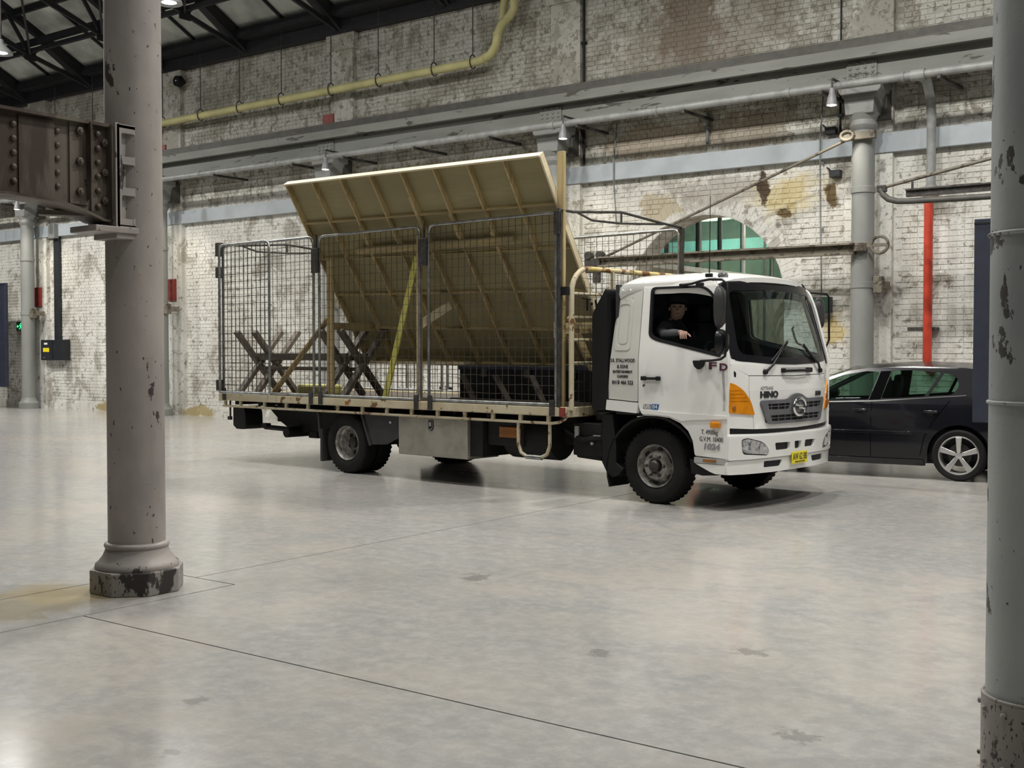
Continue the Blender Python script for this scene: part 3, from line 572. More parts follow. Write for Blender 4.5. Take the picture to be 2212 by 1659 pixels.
for x, y, k in ((-26, 8.6, 0.9), (-20, 8.6, 0.9), (-14, 8.6, 1), (-8.0, 8.6, 1), (-2.2, 8.8, 1.35), (4.0, 8.9, 0.8), (-8.0, 3.2, 0.4), (-2.2, 3.2, 0.5), (4.0, 3.2, 0.4)): high_bay(x, y, HIGH_BAY_POWER*k*1.1, z=10.2)
high_bay(-15.72, 12.0, HIGH_BAY_POWER*0.6, 'lit high-bay lamp at the top picture edge right of the foreground column', 7.19, 'lamp_cool', 0.6)
high_bay(-20.70, 12.0, HIGH_BAY_POWER*0.3, 'lit high-bay lamp at the left picture edge below the roof trusses', 7.13, 'lamp_cool', 0.6)
for x in (-30.0, -26.2): high_bay(x, 13.0, HIGH_BAY_POWER*1.3, z=8.0, r=0.6)
for x in (-10.8, -5.8, -0.9): high_bay(x, 13.0, HIGH_BAY_POWER*0.9, z=8.3, r=0.6)

# ------------------------------------------------------------------ hanging navy panels at both picture edges
for x0, x1, y, z0, z1, lab in ((-31.4, -29.98, 17.45, 0.60, 3.44, 'dark navy hanging panel at the left picture edge, bolted on wall brackets'), (-3.54, -2.45, 13.4, 0.81, 3.04, 'dark navy hanging panel beside the rear of the black car')):
    t = thing('hanging_panel', lab, 'panel', ((x0+x1)/2, y, z0)); w = (x1-x0)/2; h = z1-z0
    MB().bx(-w, w, -0.05, 0.05, 0, h).build('panel_body', 'navy', t, bevel=0.008); MB().bx(-w, w, -0.055, -0.05, h-0.06, h-0.045).build('top_seam', 'black', t)
    for sx in ((-0.8, -0.3) if y > 15 else (0.3, 0.85)): MB().tube([(sx*w, 0, h), (sx*w, 0, (8.8 if y > 15 else 12.6)-z0)], 0.008, 5).build('hanging_cable', 'dark_steel', t)

# ------------------------------------------------------------------ passage behind the arch
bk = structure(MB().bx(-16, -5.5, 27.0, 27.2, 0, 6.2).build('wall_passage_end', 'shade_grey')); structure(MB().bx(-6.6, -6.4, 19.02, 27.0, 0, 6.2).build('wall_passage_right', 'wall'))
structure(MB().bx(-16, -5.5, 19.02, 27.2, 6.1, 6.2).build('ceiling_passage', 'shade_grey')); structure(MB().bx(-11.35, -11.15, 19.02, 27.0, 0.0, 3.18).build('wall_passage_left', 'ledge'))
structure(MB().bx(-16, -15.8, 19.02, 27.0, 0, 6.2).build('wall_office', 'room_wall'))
g = structure(bpy.data.objects.new('window_1', None)); COL.objects.link(g)
MB().bx(-11.42, -11.02, 19.05, 27.0, 3.18, 3.28).build('window_sill', 'post_white', g)
ys = [19.1, 20.4, 21.75, 22.72, 23.85, 25.4, 26.9]
for i, y in enumerate(ys): MB().bx(-11.29, -11.20, y-(0.045 if i in (2, 4) else 0.02), y+(0.045 if i in (2, 4) else 0.02), 3.28, 6.1).build('window_mullion', 'post_white' if i == 4 else 'shade_grey', g)
for a, b in zip(ys, ys[1:]): MB().bx(-11.255, -11.245, a+0.03, b-0.03, 3.28, 6.1).build('window_pane', 'office_glass', g)
for i in range(7): tag(MB().bx(-10.9+0.62*i, -10.45+0.62*i, 26.85, 26.97, 0.2, 5.2).build('louvre_panel', 'grey_trim' if i % 2 else 'shade_grey', bevel=0.01), 'tall grey wall panel at the end of the passage seen through the arch', 'panel', 'panels at the passage end')
t = thing('handrail', 'orange handrail in the passage seen through the arch', 'handrail', (-10.9, 25.5, 0)); MB().tube([(0, -1.3, 4.12), (0, 1.3, 4.12)], 0.045, 8).build('rail', 'orange', t, 50)
for y in (-1.25, 1.25): MB().tube([(0, y, 0.0), (0, y, 4.12)], 0.03, 8).build('rail_post', 'shade_grey', t, 50)
t = thing('office_lamp', 'warm round ceiling lamp inside the glazed office behind the arch', 'lamp', (-13.0, 25.2, 4.80))
MB().lathe([(0.95, 0.06), (1.0, 0.0), (0.9, -0.03)], n=28).build('rim', 'post_white', t, 40); MB().lathe([(0.88, -0.02), (0.6, -0.05), (0.002, -0.06)], n=28).build('diffuser', 'office_lamp', t, 40); MB().tube([(0, 0, 0.05), (0, 0, 1.29)], 0.015, 6).build('stem', 'dark_steel', t)
tag(MB().bx(-15.4, -11.7, 26.90, 26.97, 4.05, 4.40).build('office_screen', 'office_blue'), 'pale blue lit strip on the back wall of the glazed office', 'screen')
t = thing('passage_lamp', 'small flat white ceiling light in the passage seen through the arch', 'lamp', (-10.75, 23.9, 4.62)); MB().bx(-0.2, 0.2, -0.2, 0.2, 0, 0.04).build('diffuser', 'lamp_lens', t); MB().tube([(0, 0, 0.04), (0, 0, 1.47)], 0.015, 6).build('stem', 'dark_steel', t)
t = thing('storage_crate', 'orange crate in the passage, seen through the windscreen', 'crate', (-10.2, 20.6, 0)); MB().bx(-0.45, 0.45, -0.4, 0.4, 1.15, 1.95).build('crate_body', 'orange', t, bevel=0.02); MB().bx(-0.5, 0.5, -0.45, 0.45, 0, 1.15).build('stand', 'grey_trim', t, bevel=0.01)
ld = bpy.data.lights.new('passage_light', 'AREA'); ld.size = 1.2; ld.energy = 140; ld.color = (1, 0.95, 0.82); lo = bpy.data.objects.new('passage_lamp_light', ld); COL.objects.link(lo); lo.location = (-9.0, 22.5, 6.05)
ld = bpy.data.lights.new('office_light', 'POINT'); ld.energy = 420; ld.color = (1, 0.90, 0.62); ld.shadow_soft_size = 0.5; lo = bpy.data.objects.new('office_lamp_light', ld); COL.objects.link(lo); lo.location = (-13.0, 25.2, 4.55)

# ------------------------------------------------------------------ foreground columns and crane girder
def ring(z, r0, r1, h): return MB().lathe([(r0, z-h), (r1, z-h*0.6), (r1, z+h*0.6), (r0, z+h)], n=40)
fc = thing('iron_column', 'large chipped warm grey iron column in the left foreground with octagonal base', 'column', (-6.65, 4.78, 0))
oc = [(0.285*math.cos(math.radians(22.5+45*i))/math.cos(math.radians(22.5)), 0.285*math.sin(math.radians(22.5+45*i))/math.cos(math.radians(22.5))) for i in range(8)]
MB().prism(oc, lambda a, b: (a, b, 0.0), lambda a, b: (a, b, 0.155)).build('plinth', 'column_base', fc, bevel=0.008)
MB().lathe([(0.268, 0.15), (0.272, 0.165), (0.268, 0.185), (0.25, 0.20), (0.222, 0.235), (0.206, 0.27), (0.200, 0.295)], n=48).build('flared_foot', 'column_warm', fc, 50)
MB().lathe([(0.196, 0.285), (0.207, 0.292), (0.212, 0.305), (0.207, 0.318), (0.19, 0.326)], n=48).build('torus', 'column_warm', fc, 50)
MB().lathe([(0.186, 0.31), (0.184, 2.4), (0.176, 9.9)], n=56).build('shaft', 'column_warm', fc, 50)
for z in (1.55, 3.72, 3.98): ring(z, 0.180, 0.1835+(0.002 if z < 2 else -0.002), 0.004).build('casting_seam', 'column_warm', fc, 50)
MB().bx(-0.12, 0.165, -0.40, 0.02, 2.355, 2.395).bx(-0.10, 0.15, -0.24, 0.02, 2.32, 2.36).build('bracket_shelf', 'column_warm', fc, bevel=0.006)
# bracket box cast on the column (faces the camera side, -Y) with three recessed pockets
bracket = MB().panel([(-0.235, 2.40), (0.0, 2.40), (0.0, 3.05), (-0.235, 3.05)], [rect(-0.20, -0.10, 2.45+0.20*i, 2.60+0.20*i, 0.015) for i in range(3)], lambda a, b: (0.155, a, b), lambda a, b: (0.12, a, b))
bracket.bx(0.10, 0.115, -0.235, 0.0, 2.40, 3.05)
bracket.bx(-0.15, 0.155, -0.245, -0.215, 2.38, 3.06).bx(-0.15, 0.155, -0.23, 0.02, 2.37, 2.41).bx(-0.15, 0.155, -0.23, 0.02, 3.03, 3.055); bracket.build('girder_bracket', 'column_warm', fc, bevel=0.006)
gd = thing('crane_girder', 'dark rusty riveted girder with arched underside bolted to the left foreground column', 'girder', (-6.65, 4.78, 0))
prof = [(-0.24, 2.44), (-0.30, 2.44), (-0.42, 2.48)]+[(-0.42-0.10*i, 2.48+0.055*math.sin(min(1, i/3.0)*PI/2)) for i in range(1, 4)]+[(-0.95, 2.545), (-1.25, 2.53), (-1.7, 2.46), (-4.0, 2.46), (-4.0, 3.03), (-0.24, 3.03)]
MB().prism(prof, lambda a, b: (0.06, a, b), lambda a, b: (0.02, a, b)).build('web_plate', 'girder_rust', gd)
MB().bx(-0.10, 0.11, -4.0, -0.24, 3.03, 3.05).build('top_flange', 'girder_rust', gd)
low = [p for p in prof if p[1] < 2.6][:8]; fl = MB()
for p, q in zip(low, low[1:]): fl.bar((0.01, p[0], p[1]-0.008), (0.01, q[0], q[1]-0.008), 0.22, 0.016)
fl.build('arched_flange', 'girder_rust', gd)
MB().bx(0.06, 0.075, -0.37, -0.245, 2.44, 3.04).bx(0.06, 0.14, -0.262, -0.246, 2.44, 3.04).build('end_angle', 'girder_rust', gd, bevel=0.003)
MB().bx(0.06, 0.072, -0.52, -0.39, 2.52, 3.04).bx(0.06, 0.125, -0.405, -0.39, 2.55, 3.04).build('stiffener', 'girder_rust', gd, bevel=0.003)
MB().bx(0.06, 0.07, -0.86, -0.62, 2.53, 3.02).build('patch_plate', 'girder_rust', gd, bevel=0.003)
bolt = MB().lathe([(0.020, 0.0), (0.020, 0.010), (0.014, 0.020), (0.002, 0.023)], axis='X', n=10).mesh('bolt', smooth=50); bolt.materials.append(M['girder_rust'])
nut = MB().lathe([(0.026, 0.0), (0.026, 0.022), (0.012, 0.026), (0.012, 0.034)], axis='X', n=6).mesh('bolt', smooth=30); nut.materials.append(M['girder_rust'])
for zb in (2.98, 2.89, 2.80, 2.71, 2.62, 2.52): link_copy(bolt, 'bolt', gd, (0.075, -0.325, zb))
for zb in (2.93, 2.74, 2.56): link_copy(nut, 'bolt', gd, (0.075, -0.280, zb))
for zb in (2.98, 2.79, 2.60): link_copy(nut, 'bolt', gd, (0.072, -0.455, zb))
for i in range(5): link_copy(bolt, 'rivet', gd, (0.058, -0.60, 2.62+0.085*i)); link_copy(bolt, 'rivet', gd, (0.058, -0.89, 2.62+0.085*i))
MB().bar((-0.15, -0.60, 2.47), (0.06, -0.30, 2.47), 0.10, 0.03).build('packing_timber', 'grey_timber', gd)
rc = thing('iron_column', 'grey painted iron column at the right picture edge with bolted casing at its foot', 'column', (-1.0, 4.70, 0))
MB().lathe([(0.181, 0.0), (0.181, 9.9)], n=64).build('shaft', 'column_grey', rc, 50)
MB().lathe([(0.181, 0.0), (0.196, 0.004), (0.196, 0.29), (0.181, 0.30)], n=64).build('foot_casing', 'column_base', rc, 50)
for z, e in ((2.035, 0.014), (1.405, 0.012)): MB().tube([((0.183)*math.cos(a), 0.183*math.sin(a), z) for a in frange(0, 2*PI, 48)[:-1]], e*0.6, 8, True).build('band', 'column_grey', rc, 60)
MB().tube([(0.190*math.cos(a), 0.190*math.sin(a), 0.296) for a in frange(0, 2*PI, 48)[:-1]], 0.007, 8, True).build('casing_rim', 'column_base', rc, 60)
for zb in (0.05, 0.25):
    for k in range(12):
        a = math.radians(8+30*k); m = MB().lathe([(0.011, 0), (0.011, 0.010), (0.004, 0.014)], axis='X', n=8); R_ = Matrix.Rotation(a, 3, 'Z'); m.v = [tuple(R_ @ (Vector(v)+Vector((0.195, 0, zb)))) for v in m.v]; m.build('bolt', 'column_base', rc)

# ------------------------------------------------------------------ the truck (local axes: +X forward, -Y driver's side facing the camera)
TR = thing('flatbed_truck', 'white cab-over flatbed truck with mesh cage, carrying a leaning timber flat', 'truck', (-5.912, 11.621, 0), math.radians(-5.2))
TRZ = math.radians(-5.2)
def tw(u, v, z=0.0):
    c, s = math.cos(TRZ), math.sin(TRZ); return (-5.912+c*u-s*v, 11.621+s*u+c*v, z)
def cc(z): return lerp(z, [(0.3, 1.07), (0.8, 1.094), (1.2, 1.094), (1.46, 1.075), (1.6, 1.035), (2.28, 0.835), (2.36, 0.80)])
def cw(z): return lerp(z, [(0.3, 1.08), (1.5, 1.08), (2.25, 0.985), (2.33, 0.955), (2.4, 0.90)])
def uf(v, z): return cc(z)-0.19*min(1.4, abs(v)/1.08)**3
def side(sgn, off=0.0):
    return lambda a, b: (a, sgn*(cw(b)+off-(0.05*min(1, max(0, (-0.16-a)/0.42)) if a < -0.16 else 0)), b)
def front(off=0.0): return lambda v, z: (uf(v, z)+off, v, z)
ucut = frange(-0.6, 0.95, 16); zcut = [1.5, 1.7, 1.9, 2.1, 2.25, 2.3, 2.34]; vcut = frange(-1.08, 1.08, 24)
door_o = rounded([(-0.138, 1.02), (-0.085, 0.925), (0.10, 0.925), (0.25, 0.912), (0.38, 0.865), (0.475, 0.79), (0.53, 0.69), (0.555, 0.545), (0.925, 0.53), (0.932, 1.50), (0.80, 2.10), (0.73, 2.27), (0.62, 2.315), (-0.138, 2.315)], [0.02, 0.03, 0.0, 0.0, 0.0, 0.0, 0.0, 0.02, 0.02, 0.05, 0.12, 0.06, 0.05, 0.05])
win = rounded([(-0.025, 1.755), (0.06, 1.715), (0.835, 1.545), (0.835, 1.62), (0.745, 2.12), (0.60, 2.245), (-0.035, 2.245)], [0.09, 0.05, 0.03, 0.05, 0.12, 0.12, 0.06])
sleep_o = rounded([(-0.575, 1.085), (-0.150, 1.065), (-0.150, 2.315), (-0.475, 2.31)], [0.01, 0.01, 0.01, 0.06])
for sg in (-1, 1):
    d = MB().panel(door_o, [win], side(sg, 0.0), side(sg, -0.045), ucut, zcut).build('door', 'truck_white', TR, 35)
    MB().panel([(x*1.0+0.0, z) for x, z in rounded([(-0.035, 1.745), (0.05, 1.70), (0.85, 1.53), (0.852, 1.62), (0.758, 2.13), (0.605, 2.258), (-0.048, 2.258)], [0.09, 0.05, 0.03, 0.05, 0.12, 0.12, 0.06])], [rounded([(-0.010, 1.765), (0.065, 1.728), (0.818, 1.565), (0.818, 1.62), (0.732, 2.11), (0.595, 2.232), (-0.022, 2.232)], [0.09, 0.05, 0.03, 0.05, 0.12, 0.12, 0.06])], side(sg, 0.004), side(sg, -0.03), (), zcut).build('window_seal', 'black', d, 35)
    MB().bx(-0.08, 0.13, sg*1.082, sg*1.115, 1.298, 1.325).box((-0.06, sg*1.10, 1.312), (0.06, 0.035, 0.045)).box((0.12, sg*1.10, 1.312), (0.05, 0.035, 0.045)).build('door_handle', 'black', d, bevel=0.008)
    MB().lathe([(0.07, 0.0), (0.06, -0.006*sg), (0.05, -0.012*sg)], (0.05, sg*1.079, 1.315), 'Y', 20).build('handle_recess', 'truck_white', d, 40)
    MB().lathe([(0.018, 0), (0.014, 0.006*sg)], (-0.07, sg*1.08, 1.235), 'Y', 12).build('lock', 'chrome', d, 40)
    MB().box((0.80, sg*1.095, 0.862), (0.115, 0.035, 0.062)).build('side_indicator', 'amber', d, bevel=0.012)
    s = MB().panel(sleep_o, [], side(sg, -0.003), side(sg, -0.05), ucut, zcut).build('sleeper_panel', 'sleeper_shaded_white', TR, 35)  # cab white greyed down: the shade on this turned-back side is in the colour
    MB().panel(rect(-0.49, -0.27, 1.60, 2.14, 0.05), [rect(-0.455, -0.30, 1.64, 2.09, 0.05)], side(sg, 0.004), side(sg, -0.004), ucut, zcut).build('pressed_frame', 'sleeper_shaded_white', s, 35)
    MB().panel(rect(-0.435, -0.32, 1.67, 2.05, 0.04), [], side(sg, 0.002), side(sg, -0.006), ucut, zcut).build('pressed_centre', 'sleeper_shaded_white', s, 35)
    for x in (-0.40, -0.30): MB().lathe([(0.012, 0), (0.006, 0.008*sg)], (x, sg*1.0, 2.235), 'Y', 8).build('rivet', 'truck_white', s, 40)
    MB().panel(rounded([(-0.592, 0.965), (-0.152, 0.945), (-0.146, 1.055), (-0.578, 1.075)], 0.012), [], side(sg, 0.014), side(sg, -0.04), ucut, (1.0, 1.04)).build('sleeper_skirt', 'truck_white', TR, 35, 0.006)
    # lower door crease, corner pillar and step fender
    MB().panel([(-0.09, 0.945), (0.24, 0.932), (0.40, 0.885), (0.50, 0.90), (0.925, 0.925), (0.925, 0.955), (0.3, 0.968), (-0.115, 0.985)], [], side(sg, 0.012), side(sg, -0.01), ucut).build('door_crease', 'truck_white', d, 60, 0.006)
    MB().panel([(0.548, 0.468), (0.93, 0.468), (0.93, 0.372), (0.79, 0.372), (0.72, 0.392), (0.63, 0.43)], [], side(sg, -0.005), side(sg, -0.06)).build('step_fender', 'truck_white', TR, 35, 0.006)
    st = MB().panel(rect(0.545, 0.93, 0.472, 0.530, 0.005), [], side(sg, -0.002), side(sg, -0.08)).build('step_trim', 'grey_trim', TR)
    MB().panel(rect(0.65, 0.80, 0.490, 0.514), [], side(sg, 0.004), side(sg, -0.01)).build('side_reflector', 'amber_dark', st)
    # wheel arch liner
    MB().grid(frange(35, 200, 16), [0.05, 0.40], lambda a, b: (0.58*math.cos(math.radians(a)), sg*(1.07-b), 0.34+0.56*math.sin(math.radians(a))), lambda a, b: (0.60*math.cos(math.radians(a)), sg*(1.07-b), 0.34+0.59*math.sin(math.radians(a)))).build('wheel_arch', 'black', TR, 50)
    MB().prism([(-0.66, 0.92), (-0.52, 0.92), (-0.47, 0.60), (-0.47, 0.40), (-0.38, 0.34), (-0.43, 0.28), (-0.52, 0.24), (-0.60, 0.30), (-0.66, 0.40)], lambda a, b: (a, sg*1.02, b), lambda a, b: (a, sg*0.70, b)).build('mud_guard', 'black', TR, bevel=0.008)
    MB().prism([(0.45, 0.50), (0.60, 0.48), (0.72, 0.40), (0.78, 0.355), (0.60, 0.34), (0.47, 0.36)], lambda a, b: (a, sg*1.01, b), lambda a, b: (a, sg*0.75, b)).build('step_underside', 'black', TR)
# decals on the door and sleeper panel, driver's side
def sd(x0, z0, off=0.002):
    return lambda x, y, z: (lambda p: p)((x0+x, -(cw(z0+y)+off+z-(0.05*min(1, max(0, (-0.16-(x0+x))/0.42)) if x0+x < -0.16 else 0)), z0+y))
for body, size, zz, wd in (('S.R. STALLWOOD', 0.052, 1.478, 0.345), ('& SONS', 0.052, 1.413, 0.155), ('ENTERTAINMENT', 0.040, 1.362, 0.275), ('CARRIERS', 0.040, 1.312, 0.155), ('0418 466 522', 0.058, 1.243, 0.30)):
    text(body, size, 'lettering', 'ink', TR, sd(-0.362, zz, 0.0), offset=0.0006, width=wd)
text('F', 0.098, 'model_badge', 'ink_maroon', TR, sd(0.705, 1.415, 0.002), 'LEFT', 0.002, 1, 0.003, width=0.09); text('D', 0.098, 'model_badge', 'ink_maroon', TR, sd(0.832, 1.403, 0.002), 'LEFT', 0.002, 1, 0.003, width=0.09)
MB().panel([(-0.082, 0.995), (0.028, 0.995), (0.036, 1.045), (-0.070, 1.045)], [], side(-1, 0.003), side(-1, 0)).build('emission_badge', 'ink_grey', TR); MB().panel([(0.028, 0.993), (0.108, 0.990), (0.122, 1.046), (0.036, 1.047)], [], side(-1, 0.0035), side(-1, 0)).build('emission_badge', 'badge_blue', TR)
text('US', 0.052, 'badge_text', 'badge_white', TR, sd(-0.068, 1.003, 0.003), 'LEFT', 0.001, 1.25); text('04', 0.056, 'badge_text', 'badge_white', TR, sd(0.040, 1.001, 0.004), 'LEFT', 0.001, 1.1)
text('T. 4900kg', 0.066, 'weight_text', 'ink', TR, sd(0.725, 0.765), 'CENTER', 0.001, width=0.19); text('G.V.M. 10400', 0.066, 'weight_text', 'ink', TR, sd(0.745, 0.695), 'CENTER', 0.001, width=0.27); text('1024', 0.085, 'model_badge', 'ink_grey', TR, sd(0.745, 0.615, 0.003), 'CENTER', 0.003, 1.15, 0.003, 0.15)
# roof
def roofz(u, v): 
    e = min(1, abs(v)/0.985); f = max(0, (u-0.35)/0.5); r = max(0, (-0.30-u)/0.22)
    return 2.425-0.105*e**5-0.025*e**2-0.07*f**2.0-0.10*r**3
def roof_out(u, v): w = 0.985-0.03*max(0, (u-0.3)/0.5); return (u+(-0.17*(abs(v))**3*max(0, (u+0.45)/1.3)), v*w, roofz(u, v*w)-(0.06 if abs(v) > 0.999 else 0))
MB().grid(frange(-0.485, 0.845, 20), [-1, -0.985, -0.95, -0.88, -0.75, -0.5, -0.25, 0, 0.25, 0.5, 0.75, 0.88, 0.95, 0.985, 1], roof_out, lambda u, v: (lambda p: (p[0], p[1]*0.975, p[2]-0.05))(roof_out(u, v))).build('roof', 'truck_white', TR, 50)
for sg in (-1, 1):   # A-pillars: white strip between door edge and windscreen
    MB().grid(frange(1.46, 2.34, 10), [0, 1], lambda z, k: (lerp(z, [(1.46, 0.925), (2.10, 0.79), (2.36, 0.66)])*(1-k)+(uf(1.0, z))*k, sg*((cw(z)-0.003)*(1-k)+0.97*(cw(z)/1.08)*k), z), lambda z, k: (lerp(z, [(1.46, 0.925), (2.10, 0.79), (2.36, 0.66)])*(1-k)+(uf(1.0, z))*k-0.03, sg*((cw(z)-0.003)*(1-k)+0.97*(cw(z)/1.08)*k-0.03), z)).build('corner_pillar', 'truck_white' if sg < 0 else 'black_gloss', TR, 40)
def wsv(v, z): return v*cw(z)/1.08
ws_o = rounded([(-1.0, 1.50), (-0.5, 1.465), (0, 1.455), (0.5, 1.465), (1.0, 1.50), (0.985, 2.29), (0.5, 2.315), (0, 2.322), (-0.5, 2.315), (-0.985, 2.29)], [0.10, 0, 0, 0, 0.10, 0.06, 0, 0, 0, 0.06])
ws_i = rounded([(-0.90, 1.565), (-0.5, 1.535), (0, 1.525), (0.5, 1.535), (0.90, 1.565), (0.90, 2.20), (0, 2.235), (-0.90, 2.20)], [0.10, 0, 0, 0, 0.10, 0.08, 0, 0.08])
wf = lambda off: (lambda v, z: (uf(wsv(v, z), z)+off, wsv(v, z), z))
wz = frange(1.45, 2.32, 8)
sh = MB().panel(ws_o, [ws_i], wf(0.004), wf(-0.02), vcut, wz).build('windscreen_surround', 'black_gloss', TR, 40)
MB().panel(ws_i, [], wf(0.0), wf(-0.006), vcut, wz).build('windscreen', 'cab_glass', TR, 40)
# front panels
mid = [(-0.745, 0.815), (0, 0.80), (0.745, 0.815), (0.755, 0.95), (0.80, 1.10), (0.81, 1.20), (0.80, 1.345), (0, 1.335), (-0.80, 1.345), (-0.81, 1.20), (-0.80, 1.10), (-0.755, 0.95)]
MB().panel(mid, [], front(0.0), front(-0.03), vcut, (0.9, 1.0, 1.1, 1.2)).build('front_lid', 'truck_white', TR, 40, 0.004)
MB().panel([(-1.0, 1.515), (-0.5, 1.475), (0, 1.465), (0.5, 1.475), (1.0, 1.515), (1.06, 1.47), (0.807, 1.352), (0, 1.342), (-0.807, 1.352), (-1.06, 1.47)], [], front(0.0), front(-0.03), vcut, (1.4, 1.45)).build('cowl_panel', 'truck_white', TR, 40, 0.004)
for sg in (-1, 1):
    corner = [(sg*p[0], p[1]) for p in [(0.752, 0.815), (1.075, 0.835), (1.08, 1.0), (1.08, 1.46), (1.06, 1.475), (0.807, 1.347), (0.818, 1.20), (0.807, 1.10), (0.762, 0.95)]]
    amb = [(sg*p[0], p[1]) for p in rounded([(1.07, 0.985), (0.745, 0.955), (0.80, 1.10), (0.90, 1.215), (0.99, 1.27), (1.07, 1.288)], [0.02, 0.02, 0.05, 0.05, 0.05, 0.02])]
    MB().panel(corner, [], front(0.0), front(-0.03), vcut, (0.9, 1.0, 1.1, 1.2, 1.3)).build('corner_panel', 'truck_white', TR, 40, 0.003)
    lamp = MB().panel(amb, [], front(0.012), front(-0.02), vcut, (1.0, 1.05, 1.1, 1.15, 1.2, 1.25)).build('indicator_lamp', 'amber', TR, 40, 0.004)
    for zz in (1.10, 1.135, 1.17, 1.205): MB().panel([(sg*1.04, zz), (sg*lerp(zz, [(1.1, 0.83), (1.2, 0.92)]), zz), (sg*lerp(zz, [(1.1, 0.83), (1.2, 0.92)]), zz+0.014), (sg*1.04, zz+0.014)], [], front(0.016), front(0.01), vcut).build('lens_rib', 'amber', lamp, 40)
    MB().lathe([(0.035, 0.0), (0.03, 0.012)], (uf(0.99, 1.03)+0.005, sg*0.985, 1.03), 'X', 14).build('lens_bulb', 'amber_dark', lamp, 40)
    # bumper lamps and their glass
    hl = [(sg*p[0], p[1]) for p in rounded([(0.935, 0.715), (0.87, 0.725), (0.66, 0.675), (0.575, 0.60), (0.59, 0.555), (0.915, 0.582)], [0.03, 0.02, 0.05, 0.03, 0.02, 0.04])]
    h = MB().panel(hl, [], front(0.048), front(0.0), vcut, (0.6, 0.65, 0.7)).build('headlamp', 'lens_clear', TR, 40, 0.006)
    MB().lathe([(0.06, 0.0), (0.05, -0.02), (0.02, -0.03)], (uf(0.80, 0.65)+0.052, sg*0.80, 0.65), 'X', 18).build('reflector', 'chrome', h, 50); MB().lathe([(0.05, 0.0), (0.04, -0.02)], (uf(0.68, 0.62)+0.052, sg*0.68, 0.62), 'X', 18).build('reflector', 'chrome', h, 50)
slots = [rounded([(-0.455, 0.592), (-0.20, 0.590), (-0.19, 0.664), (-0.475, 0.668)], 0.02), rounded([(-0.090, 0.586), (0.035, 0.586), (0.045, 0.665), (-0.10, 0.666)], 0.015), rounded([(0.115, 0.592), (0.33, 0.590), (0.365, 0.664), (0.125, 0.667)], 0.02)]
fogs = [rounded([(-0.62, 0.426), (-0.34, 0.425), (-0.31, 0.488), (-0.62, 0.489)], 0.015), rounded([(0.62, 0.426), (0.34, 0.425), (0.31, 0.488), (0.62, 0.489)], 0.015)]
hls = [[(sg*p[0], p[1]) for p in rounded([(0.945, 0.722), (0.87, 0.734), (0.655, 0.684), (0.565, 0.60), (0.58, 0.545), (0.925, 0.572)], [0.03, 0.02, 0.05, 0.03, 0.02, 0.04])] for sg in (-1, 1)]
bz = (0.42, 0.46, 0.55, 0.6, 0.65, 0.7, 0.75)
MB().panel(rounded([(-1.075, 0.515), (-0.5, 0.522), (0.5, 0.522), (1.075, 0.515), (1.075, 0.775), (0.6, 0.765), (-0.6, 0.765), (-1.075, 0.775)], [0.02, 0, 0, 0.02, 0.04, 0, 0, 0.04]), slots+hls, lambda v, z: (uf(v, z)+0.05-(max(0, (z-0.74)/0.04))**2*0.02, v*1.012, z), front(-0.02), vcut, bz).build('bumper', 'truck_white', TR, 40, 0.006)
MB().panel(rounded([(-1.07, 0.372), (-0.5, 0.372), (0.5, 0.372), (1.07, 0.372), (1.072, 0.508), (0.5, 0.515), (-0.5, 0.515), (-1.072, 0.508)], [0.03, 0, 0, 0.03, 0.02, 0, 0, 0.02]), fogs, lambda v, z: (uf(v, z)+0.035, v*1.01, z), front(-0.02), vcut, bz).build('bumper_skirt', 'truck_white', TR, 40, 0.006)
MB().panel(rect(-0.98, 0.98, 0.385, 0.75), [], front(0.02), front(-0.10), vcut).build('bumper_core', 'black', TR); MB().panel([(-1.04, 0.765), (1.04, 0.765), (1.04, 0.83), (-1.04, 0.83)], [], front(-0.02), front(-0.06), vcut).build('gap_strip', 'black', TR)
for sg in (-1, 1): MB().box((uf(0.35, 0.457)+0.0, sg*0.375, 0.457), (0.03, 0.07, 0.05)).build('fog_lamp', 'lens_clear', TR, bevel=0.006)
pl = MB().box((cc(0.49)+0.062, 0.0, 0.492), (0.008, 0.335, 0.122), None).build('number_plate', 'plate_yellow', TR, bevel=0.003)
text('AW 62 BB', 0.098, 'plate_text', 'ink', pl, lambda x, y, z: (cc(0.49)+0.067+z, x, 0.470+y), thick=0.001, offset=0.001, width=0.30); text('NSW NEW SOUTH WALES', 0.022, 'plate_text', 'ink', pl, lambda x, y, z: (cc(0.49)+0.067+z, x, 0.442+y), thick=0.001, xs=0.8)
# grille
gr_o = rounded([(-0.56, 0.855), (0.56, 0.855), (0.67, 1.07), (0.655, 1.10), (0.20, 1.10), (0.10, 1.145), (0.0, 1.16), (-0.10, 1.145), (-0.20, 1.10), (-0.655, 1.10), (-0.67, 1.07)], [0.05, 0.05, 0.03, 0.03, 0.06, 0.05, 0.05, 0.05, 0.06, 0.03, 0.03])
gh = [rounded([(-0.55, 1.005), (-0.18, 1.000), (-0.16, 1.062), (-0.565, 1.062)], 0.012), rounded([(0.55, 1.005), (0.18, 1.000), (0.16, 1.062), (0.565, 1.062)], 0.012), rounded([(-0.50, 0.885), (0.50, 0.885), (0.53, 0.945), (-0.53, 0.945)], 0.012)]
g_ = MB().panel(gr_o, gh, front(0.022), front(-0.01), vcut, (0.95, 1.0, 1.05)).build('grille', 'grille_grey', TR, 40, 0.005)
MB().panel(rounded([(-0.58, 0.87), (0.58, 0.87), (0.62, 1.075), (-0.62, 1.075)], 0.02), [], front(0.004), front(-0.005), vcut).build('grille_backing', 'black', g_)
